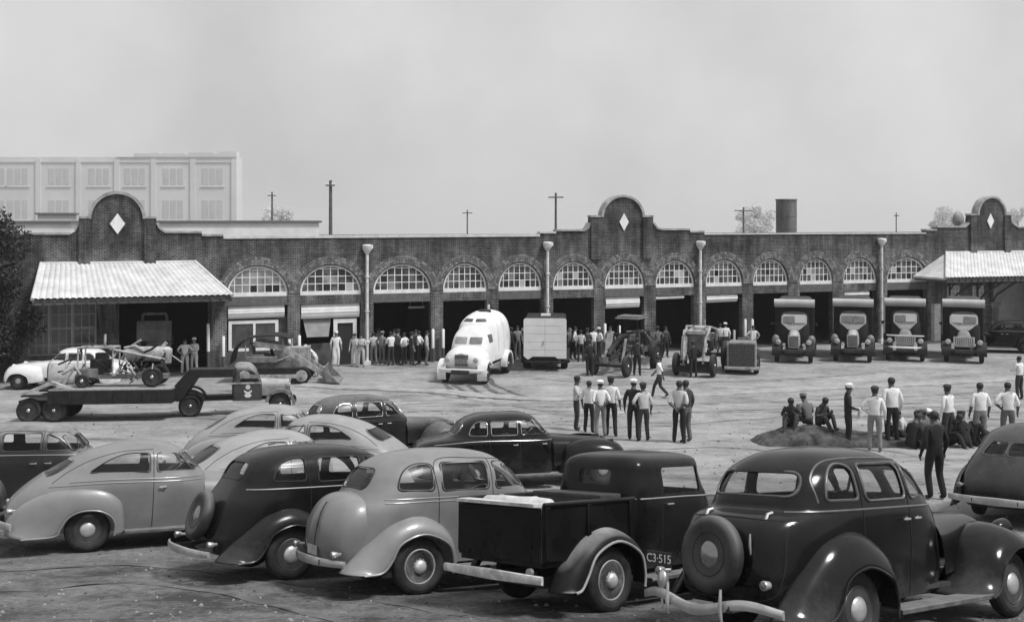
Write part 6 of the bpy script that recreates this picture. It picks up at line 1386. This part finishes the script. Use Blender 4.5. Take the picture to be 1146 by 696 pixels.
# ------------------------------------------------------------------ people
SK=[mat('skin_deep',.07,.55),mat('skin_tan',.22,.55),mat('skin_fair',.34,.55)]
CL={n:mat('cloth_'+n,v,.9,v*.8,7.,.4,25.) for n,v in (('white',.72),('pale',.5),('grey',.22),('mid',.13),('dark',.035),('black',.014),('denim',.07))}
HAIR=mat('hair_dark',.012,.7,.02,30.); SHOE=mat('shoe_leather',.02,.5)
def joints(pose,rnd,H):
    """facing +y, x to the person's right; metres for a 1.75 m figure"""
    J={}
    pel=Vector((0,0,.95)); lean=0; 
    hipL,hipR=Vector((-.105,0,.90)),Vector((.105,0,.90))
    kn=[Vector((-.12,.03,.50)),Vector((.12,.03,.50))]; an=[Vector((-.14,-.02,.09)),Vector((.14,-.02,.09))]
    el=[Vector((-.26,-.03,1.16)),Vector((.26,-.03,1.16))]; wr=[Vector((-.27,.06,.91)),Vector((.27,.06,.91))]
    off=Vector((0,0,0)); j=lambda s:rnd.uniform(-s,s)
    if pose=='stand': kn[0].y+=j(.03); an[0].x+=.03; an[1].y+=j(.1); an[1].x+=j(.03); kn[1].y+=j(.03)
    if pose=='hips': el=[Vector((-.36,-.06,1.20)),Vector((.36,-.06,1.20))]; wr=[Vector((-.17,.06,1.02)),Vector((.17,.06,1.02))]
    if pose=='onehip': el[0]=Vector((-.36,-.06,1.20)); wr[0]=Vector((-.17,.06,1.02))
    if pose=='fold': el=[Vector((-.25,.10,1.16)),Vector((.25,.10,1.16))]; wr=[Vector((.06,.20,1.20)),Vector((-.06,.22,1.16))]
    if pose=='back': el=[Vector((-.27,-.12,1.17)),Vector((.27,-.12,1.17))]; wr=[Vector((-.06,-.17,.98)),Vector((.06,-.17,1.0))]
    if pose=='point': el[1]=Vector((.34,.12,1.30)); wr[1]=Vector((.40,.33,1.40))
    if pose=='hold': el[1]=Vector((.25,.02,1.15)); wr[1]=Vector((.14,.25,1.08))
    if pose=='walk':
        kn=[Vector((-.09,.20,.52)),Vector((.09,-.02,.49))]; an=[Vector((-.09,.28,.10)),Vector((.09,-.34,.16))]
        el=[Vector((-.25,-.14,1.18)),Vector((.25,.08,1.17))]; wr=[Vector((-.24,-.18,.93)),Vector((.22,.26,1.0))]; lean=.05
    if pose=='bend':
        lean=.75; kn=[Vector((-.11,.10,.50)),Vector((.11,.02,.49))]; an=[Vector((-.12,.02,.09)),Vector((.12,-.08,.09))]
    if pose in('sit','sitknee'):
        d=Vector((0,0,.95-.15)); pel-=d; hipL-=d; hipR-=d
        kn=[Vector((-.17,.34,.44)),Vector((.16,.37,.40))]; an=[Vector((-.13,.50,.08)),Vector((.15,.58,.08))]; el=[v-d+Vector((0,.16,0)) for v in el]; wr=[Vector((-.13,.34,.48)),Vector((.12,.36,.45))]; off=-d; lean=.30
    def up(v):   # bend the trunk about the hips
        r=v-pel; c,s=math.cos(lean),math.sin(lean); return pel+Vector((r.x,r.y*c+r.z*s,-r.y*s+r.z*c))
    sp,ch,nb,nk=Vector((0,0,1.12)),Vector((0,.0,1.30)),Vector((0,-.01,1.46)),Vector((0,.01,1.525))
    h1,h2=Vector((0,.035,1.585)),Vector((0,.03,1.655)); sh=[Vector((-.175,0,1.43)),Vector((.175,0,1.43))]
    sp,ch,nb,nk,h1,h2=[up(v+off) for v in (sp,ch,nb,nk,h1,h2)]; sh=[up(v+off) for v in sh]
    if pose in('stand','hips','onehip','fold','back','point','hold','walk'): el=[up(v) for v in el]; wr=[up(v) for v in wr]
    if pose=='bend':
        el=[s_+Vector((.03*q,.06,-.27)) for s_,q in zip(sh,(-1,1))]; wr=[e+Vector((-.03*q,.14,-.2)) for e,q in zip(el,(-1,1))]
        h1=h1; 
    return dict(pel=pel,sp=sp,ch=ch,nb=nb,nk=nk,h1=h1,h2=h2,sh=sh,el=el,wr=wr,hip=[hipL,hipR],kn=kn,an=an,lean=lean)
PCOUNT=[0]
def person(px,py,face,pose,shirt,trouser,hat,label,H=1.74,skin=0,group=None,loc=None,z=None,tilt=0):
    PCOUNT[0]+=1; rnd=random.Random(PCOUNT[0]*13)
    J=joints(pose,rnd,H); V=[];E_=[];R_=[]
    def v(p,r,par=None):
        V.append(p); R_.append(r); 
        if par is not None: E_.append((par,len(V)-1))
        return len(V)-1
    pel=v(J['pel'],.145); sp=v(J['sp'],.142,pel); ch=v(J['ch'],.158,sp); nb=v(J['nb'],.108,ch); nk=v(J['nk'],.07,nb); h1=v(J['h1'],.084,nk); h2=v(J['h2'],.094,h1)
    for i in (0,1):
        s=v(J['sh'][i],.074,ch); e=v(J['el'][i],.058,s); w0=v(J['el'][i].lerp(J['wr'][i],.8),.036,e); w=v(J['wr'][i],.027,w0)
        d=(J['wr'][i]-J['el'][i]).normalized(); v(J['wr'][i]+d*.07,.034,w)
        hp=v(J['hip'][i],.105,pel); mid=v(J['hip'][i].lerp(J['kn'][i],.5),.092,hp); k=v(J['kn'][i],.074,mid); m2=v(J['kn'][i].lerp(J['an'][i],.6),.070,k); a=v(J['an'][i],.064,m2)
        if pose in('sit','sitknee'): f=Vector((0,.15,-.02))
        else: f=Vector((.02*(1 if i else -1),.15,-.035))
        v(J['an'][i]+Vector((0,.03,-.045)),.042,a); v(J['an'][i]+f+Vector((0,0,-.02)),.036,len(V)-1)
    me=bpy.data.meshes.new('p'); me.from_pydata([tuple(p) for p in V],E_,[]); o=bpy.data.objects.new('p',me); COL.objects.link(o)
    md=o.modifiers.new('skin','SKIN'); md.use_smooth_shade=True; md.branch_smoothing=.3
    if not me.skin_vertices: me.attributes
    sv=me.skin_vertices[0].data
    for i,r in enumerate(R_): sv[i].radius=(r,r)
    sv[0].use_root=True
    sb=o.modifiers.new('sub','SUBSURF'); sb.levels=1; sb.render_levels=1
    body=evaluated(o); bpy.data.objects.remove(o)
    un=(J['ch']-J['pel']).normalized(); wp=J['pel']+un*.055
    bm=bmesh.new(); bm.from_mesh(body); bmesh.ops.bisect_plane(bm,geom=bm.verts[:]+bm.edges[:]+bm.faces[:],plane_co=wp,plane_no=un,dist=1e-5); bm.to_mesh(body); bm.free()
    mats=[SK[skin],CL[shirt],CL[trouser],SHOE,CL['dark']]
    segs=[('t',J['pel'],J['ch']),('t',J['ch'],J['nb']),('n',J['nb']+(J['nk']-J['nb'])*.6,J['h2'])]
    for i in (0,1):
        segs+=[('t',J['sh'][i],J['el'][i]),('s',J['el'][i].lerp(J['wr'][i],.02 if rnd.random()<.0 else .25),J['wr'][i]+(J['wr'][i]-J['el'][i])*.4),('l',J['hip'][i],J['kn'][i]),('l',J['kn'][i],J['an'][i]),('f',J['an'][i]+Vector((0,.04,-.05)),J['an'][i]+Vector((0,.15,-.05)))]
    longs=rnd.random()<.5
    def dist(p,a,b):
        ab=b-a; t=max(0,min(1,(p-a).dot(ab)/max(ab.length_squared,1e-9))); return (p-(a+ab*t)).length
    idx=[]
    belt=J['pel'].z+.04
    for f in body.polygons:
        c=f.center; k=min(segs,key=lambda s:dist(c,s[1],s[2])-(.06 if s[0]=='t' and s[1]==J['pel'] else 0)-(.03 if s[0]=='l' else 0))[0]
        h_=(c-J['pel']).dot(un)
        if k=='t' and h_<.055 and (c-J['pel']).length<.32: k='l'
        if k=='l' and h_>.055 and pose not in('sit','sitknee','bend'): k='t'
        idx.append({'t':1,'n':0,'s':1 if longs else 0,'l':2,'f':3}[k])
    for m_ in mats: body.materials.append(m_)
    # flatten the trunk a little front to back, shape the head: narrower face, nose, brow
    for vv in body.vertices:
        p=vv.co
        q=(p-J['h1'])
        if p.z>J['nk'].z+.03 and (p-J['h2']).length<.16: 
            p.x=p.x*.86
        elif J['pel'].z-.05<p.z<J['nb'].z and abs(p.x)<.2 and pose not in('bend','sit','sitknee'): p.y=J['ch'].y+(p.y-J['ch'].y)*.86
    # fingers, thumb, nose, ears and eyes joined into the same mesh
    ex=MB(); ex.mats=list(mats)
    hd=J['h2']-J['h1']; hd.normalize(); fw=Vector((0,math.cos(J['lean']),-math.sin(J['lean'])*.8)).normalized()
    hc=(J['h1']+J['h2'])/2
    ex.cur=0
    ex.tube([hc+fw*.08+hd*.02,hc+fw*.115-hd*.015,hc+fw*.085-hd*.03],[.008,.016,.006],5)
    for q in (-1,1): ex.tube([hc+Vector((q*.068,0,0))-hd*.02,hc+Vector((q*.082,-.012,0))+hd*.005,hc+Vector((q*.07,0,0))+hd*.03],[.008,.014,.008],5)
    ex.cur=4
    for q in (-1,1): ex.tube([hc+fw*.085+Vector((q*.02,0,0))+hd*.022,hc+fw*.085+Vector((q*.042,0,0))+hd*.022],[.007,.006],5)
    ex.tube([hc+fw*.09+Vector((-.018,0,0))-hd*.055,hc+fw*.09+Vector((.018,0,0))-hd*.055],[.004,.004],5)
    ex.cur=0
    for i in (0,1):
        d=(J['wr'][i]-J['el'][i]).normalized(); side=d.cross(Vector((0,1,0)) if abs(d.y)<.8 else Vector((0,0,1))).normalized(); nrm=side.cross(d).normalized(); b0=J['wr'][i]+d*.085
        for k,(o_,L_) in enumerate(((-.030,.060),(-.011,.072),(.010,.068),(.029,.054))):
            a=b0+nrm*o_*.9; ex.tube([a-d*.02,a+d*L_*.45+side*.004,a+d*L_*.8+side*.016,a+d*L_+side*.028],[.010,.0095,.0085,.006],5)
        a=J['wr'][i]+d*.03+nrm*.028*(-1 if i else 1); ex.tube([a,a+d*.03+nrm*.02*(-1 if i else 1),a+d*.062+nrm*.022*(-1 if i else 1)+side*.01],[.012,.0105,.008],5)
    nv=len(body.vertices); vs=[tuple(q.co) for q in body.vertices]+ex.v; fs=[tuple(f.vertices) for f in body.polygons]+[tuple(i+nv for i in f) for f in ex.f]
    me=bpy.data.meshes.new('person'); me.from_pydata(vs,[],fs)
    for m_ in mats: me.materials.append(m_)
    me.polygons.foreach_set('material_index',idx+ex.m); me.polygons.foreach_set('use_smooth',[True]*len(fs))
    ob=bpy.data.objects.new('person',me); COL.objects.link(ob)
    p=loc if loc is not None else gp(px,py); zz=z if z is not None else gz(p.x,p.y)
    s=H/1.755; ob.location=(p.x,p.y,zz-.0); ob.scale=(s,s,s); ob.rotation_euler=(0,0,math.radians(face)); bpy.data.meshes.remove(body)
    tag(ob,label,'person',group)
    # hair or hat
    hb=MB(); M=Matrix.Translation(hc+hd*.035)@hd.to_track_quat('Z','Y').to_matrix().to_4x4()
    hb.use(HAIR); hb.lathe([(.078,-.045),(.092,-.01),(.093,.035),(.08,.075),(.045,.1),(0,.108)],14,M@Matrix.Translation((0,-.014,0))); hb.build('hair',None,ob,smooth=60)
    if hat:
        hat=hat if len(hat)>1 else hat+'c'
        hb=MB(); m_={'w':CL['white'],'d':CL['dark'],'g':CL['grey']}[hat[0]]; hb.use(m_)
        if hat[1]=='b': hb.lathe([(.165,.03),(.17,.042),(.105,.058),(.100,.12),(.085,.155),(.05,.15),(0,.14)],18,M@Matrix.Rotation(.06,4,'X')); nm='brimmed_hat'
        else:
            hb.lathe([(.098,.02),(.108,.06),(.115,.10),(.07,.135),(0,.14)],16,M); nm='cap'
            hb.add([(-.06,.08,.045),(.06,.08,.045),(.045,.155,.03),(-.045,.155,.03),(-.06,.08,.035),(.06,.08,.035),(.045,.155,.022),(-.045,.155,.022)],[(0,1,2,3),(7,6,5,4),(2,3,7,6)],M)
        hb.build(nm,None,ob,smooth=50)
    return ob
def P(*a,**k): return person(*a,**k)
GA='onlookers at the garage bays'; GB='group talking in the middle of the yard'; GC='people gathered at the dirt mound'
# the canopied doorway
P(207,419,-170,'hips','white','pale',None,'man in white shirt and pale trousers, left of two in the canopied doorway',skin=1)
P(217.5,418,170,'fold','white','pale','wc','man in white cap and white shirt, right of two in the canopied doorway',skin=1)
# loader and door case
P(354,421,100,'bend','white','pale','wc','man in white bending over the bucket arms of the crawler loader',skin=1)
P(376,410,-160,'stand','white','white','wc','man all in white standing before the white door case',skin=1,H=1.8)
P(397,410,170,'stand','pale','pale',None,'man in pale shirt left of the white downpipe, hands down',skin=1)
P(404,410,-170,'fold','pale','pale',None,'man with folded arms squeezed against the white downpipe',skin=1)
row=[(418,'pale','grey','stand','left end of the third bay crowd beside the downpipe',None),(427.5,'grey','mid','hips','darker shirted second from the left in the third bay crowd','g'),(437.5,'white','dark','fold','white shirted third from the left in the third bay crowd',None),(445,'mid','dark','stand','dark shirted in the centre of the third bay crowd','d'),(452.5,'white','dark','hips','tall white shirted in the centre of the third bay crowd',None),(460.5,'dark','dark','stand','dark clothed right of centre in the third bay crowd','d'),(469,'white','dark','back','white shirted second from the right in the third bay crowd',None),(477.5,'pale','mid','stand','pale shirted at the right end of the third bay crowd',None)]
for i,(px,sh,tr,po,lb,ht) in enumerate(row):
    P(px,407.5+(i%3),(-1)**i*(20+9*i),po,sh,tr,(ht+'c') if ht else None,'onlooker, '+lb,H=1.68+.04*(i%4),skin=1 if i%2 else 0,group=GA)
for px,py,sh,tr,po,ht,lb in ((423,404,'mid','dark','stand','d','half hidden second row onlooker in the third bay, left side'),(441,404,'grey','dark','stand',None,'half hidden second row onlooker in the third bay, middle'),(465,404,'dark','black','stand',None,'half hidden second row onlooker in the third bay, right side'),
    (565,404,'white','pale','back','wc','white shirted onlooker in white cap right of the tank truck'),(572,403,'black','black','stand','dc','dark clothed onlooker between the tank truck and the panel van'),(579,401,'grey','mid','stand',None,'grey shirted onlooker just behind the left side of the panel van'),
    (637,402,'mid','dark','stand',None,'dim figure close to the right side of the panel van'),(643.5,402,'white','black','back',None,'white shirted man just right of the panel van'),(650,405,'pale','dark','hold',None,'pale shirted man leaning toward the road grader wheel'),(657,404,'dark','black','stand','dc','dark clothed man in cap left of the road grader'),(664,403,'white','mid','fold',None,'white shirted man behind the left front wheel of the grader'),(670.5,402,'white','dark','stand','wc','white capped man at the foot of the middle gable pier'),(683,401,'grey','dark','stand',None,'grey shirted man standing behind the grader blade'),
    (736,401,'mid','dark','hips','dc','man in dark cap standing between the two road machines'),(745,400,'dark','black','stand',None,'dark clothed man behind the pale lift frame'),(806,396,'pale','dark','fold',None,'pale shirted man in the bay left of the squat tractor'),(812,396,'white','dark','stand','wc','white capped man in the bay beside the squat tractor'),(843,400,'white','grey','hips',None,'white shirted man behind the squat tractor with the grille')):
    P(px,py,180*(px%2)+px%40,po,sh,tr,ht,lb,H=1.70+.02*(px%5),skin=int(px)%2,group=GA)
P(660,421,10,'stand','black','black','dc','dark figure from behind in front of the road grader, left side',group=GA)
P(713,420,-20,'hold','dark','black','dc','dark overalled man in front of the grader right wheel',group=GA,H=1.8)
P(776,422,15,'hips','black','black','dc','dark figure standing in front of the wheeled tractor',group=GA)
# walking man
P(738,446,75,'walk','white','dark',None,'man in white shirt striding across the open yard',H=1.78)
# groups in the yard
P(645,481,-100,'fold','pale','dark','dc','man in dark cap and pale shirt, left end of the yard group',group=GB)
P(659,483,-30,'point','white','black',None,'man in black trousers pointing, second of the yard group',group=GB,H=1.68)
P(672,489,10,'back','white','grey','wc','man in white cap and grey trousers from behind in the yard group',group=GB)
P(683.5,488,-15,'stand','white','black','dc','tall man in dark cap and white shirt, right end of the yard group',group=GB,H=1.84)
P(709,493,-15,'stand','black','black','wc','man in white cap and long black overalls, left one of a pair',group=GB,H=1.82)
P(720,494,15,'onehip','pale','dark','dc','man in pale shirt and cap standing close behind the black overalls',group=GB)
P(760,495.5,-25,'back','pale','black',None,'bareheaded man in pale shirt and wide black trousers, yard right',group=GB,H=1.86)
P(768,494.5,40,'stand','dark','mid',None,'slim dark clothed person at the shoulder of the bareheaded man',group=GB,H=1.86)
# people at the mound
MC=gp(918,496)
def mh(X,Y):
    x,y=X-MC.x,Y-MC.y; e=max(0,1-((x-.4)/2.5)**2)*max(0,1-((y-.1)/1.1)**2); L_=.65+.45*math.exp(-((x+.6)/1.2)**2)
    return .50*L_*e**.6+.10*e*noise.noise(Vector((x*1.8,y*1.8,1)))+.05*noise.noise(Vector((x*5,y*5,1)))*min(1,e*4)+.03*noise.noise(Vector((x*13,y*13,1)))*min(1,e*4)-.16*(1-min(1,e*5))
def mound():
    mb=MB()
    def f(u,v):
        X,Y=MC.x-2.3+6.8*u,MC.y-1.25+2.7*v; return (X,Y,gz(X,Y)+mh(X,Y))
    mb.grid(f,110,46); o=mb.build('dirt_mound',mat('dark_soil',.015,.95,.09,3.5,.9,12.),smooth=60,recalc=False); tag(o,'low heap of dark crumbly soil where people sit and stand','mound')
mound()
for px,dy,fc,sh,ht,lb in ((886,.35,160,'dark','','bareheaded seated figure at the left end of the mound'),(904.5,.55,20,'mid','gc','seated figure in light cap in the middle of the mound trio'),(916.5,.3,-150,'dark','','seated dark figure at the right of the mound trio')):
    Y=MC.y+dy; X=(px-CX)*Y/F; P(px,0,fc,'sit',sh,'dark',ht or None,lb,group=GC,loc=Vector((X,Y,0)),z=gz(X,Y)+max(0,mh(X,Y))-.02,H=1.8)
P(949,499,-100,'hold','black','black','wc','man in white cap and long black coat holding a white parcel',group=GC,H=1.82)
q=MB(); q.box((0,0,0),(.10,.2,.26)); ob=q.build('parcel',CL['white'],smooth=0,bevel=.02); p=gp(949,499); ob.location=(p.x+.29,p.y-.22,g(p.y)+1.02); tag(ob,'white paper parcel held low by the man in the black coat','parcel')
P(979,504,-20,'onehip','white','grey','dc','broad man in white shirt and grey trousers seen from behind',group=GC,H=1.80)
P(998,499,10,'stand','white','black',None,'tall man in white shirt and dark trousers, arms at belt',group=GC,H=2.0)
for px,py,sh,ht,lb in ((1014,496,'pale','','seated man in pale shirt left in the crowded ring'),(1026,494,'white','','seated man in white shirt in the crowded ring'),(1036,493,'dark','wc','seated dark figure with white cap in the crowded ring'),(1066,499,'black','','seated figure in black right of the ring'),(1080,501,'black','dc','crouched figure in black cap nearest the man in overalls'),(1020,502,'black','','hunched dark figure in front of the pale seated men'),(1042,497,'mid','gc','seated figure in light cap behind the large man in black'),(1056,492,'white','','seated white shirted figure under the leaning man'),(1031,502,'dark','','dark figure crouched between the large man in black and the hunched one'),(1073,494,'dark','wc','seated dark figure with white cap at the back of the ring'),(1088,499,'black','','dark crouched figure against the legs of the man in overalls')):
    P(px,py,(px*37)%360,'sit',sh,'black',ht or None,lb,group=GC,H=1.9)
P(1047,0,15,'stand','black','black',None,'large man all in black walking away behind the nearest sedan',loc=Vector((at(1046,400,22.8).x,22.8,0)),z=None,H=1.86,group=GC)
P(1061,500,30,'point','white','dark','dc','man in dark cap and white shirt leaning over the ring',group=GC,H=1.78)
P(1097,499,5,'stand','white','grey',None,'bareheaded man in crossed braces and grey overalls from behind',group=GC,H=1.86)
P(1128,498,-8,'onehip','white','mid',None,'man in white shirt with hands on hips behind the split window sedan',group=GC,H=1.86)
P(1141,447,30,'fold','white','dark',None,'man in white shirt standing alone at the right edge',H=1.8)
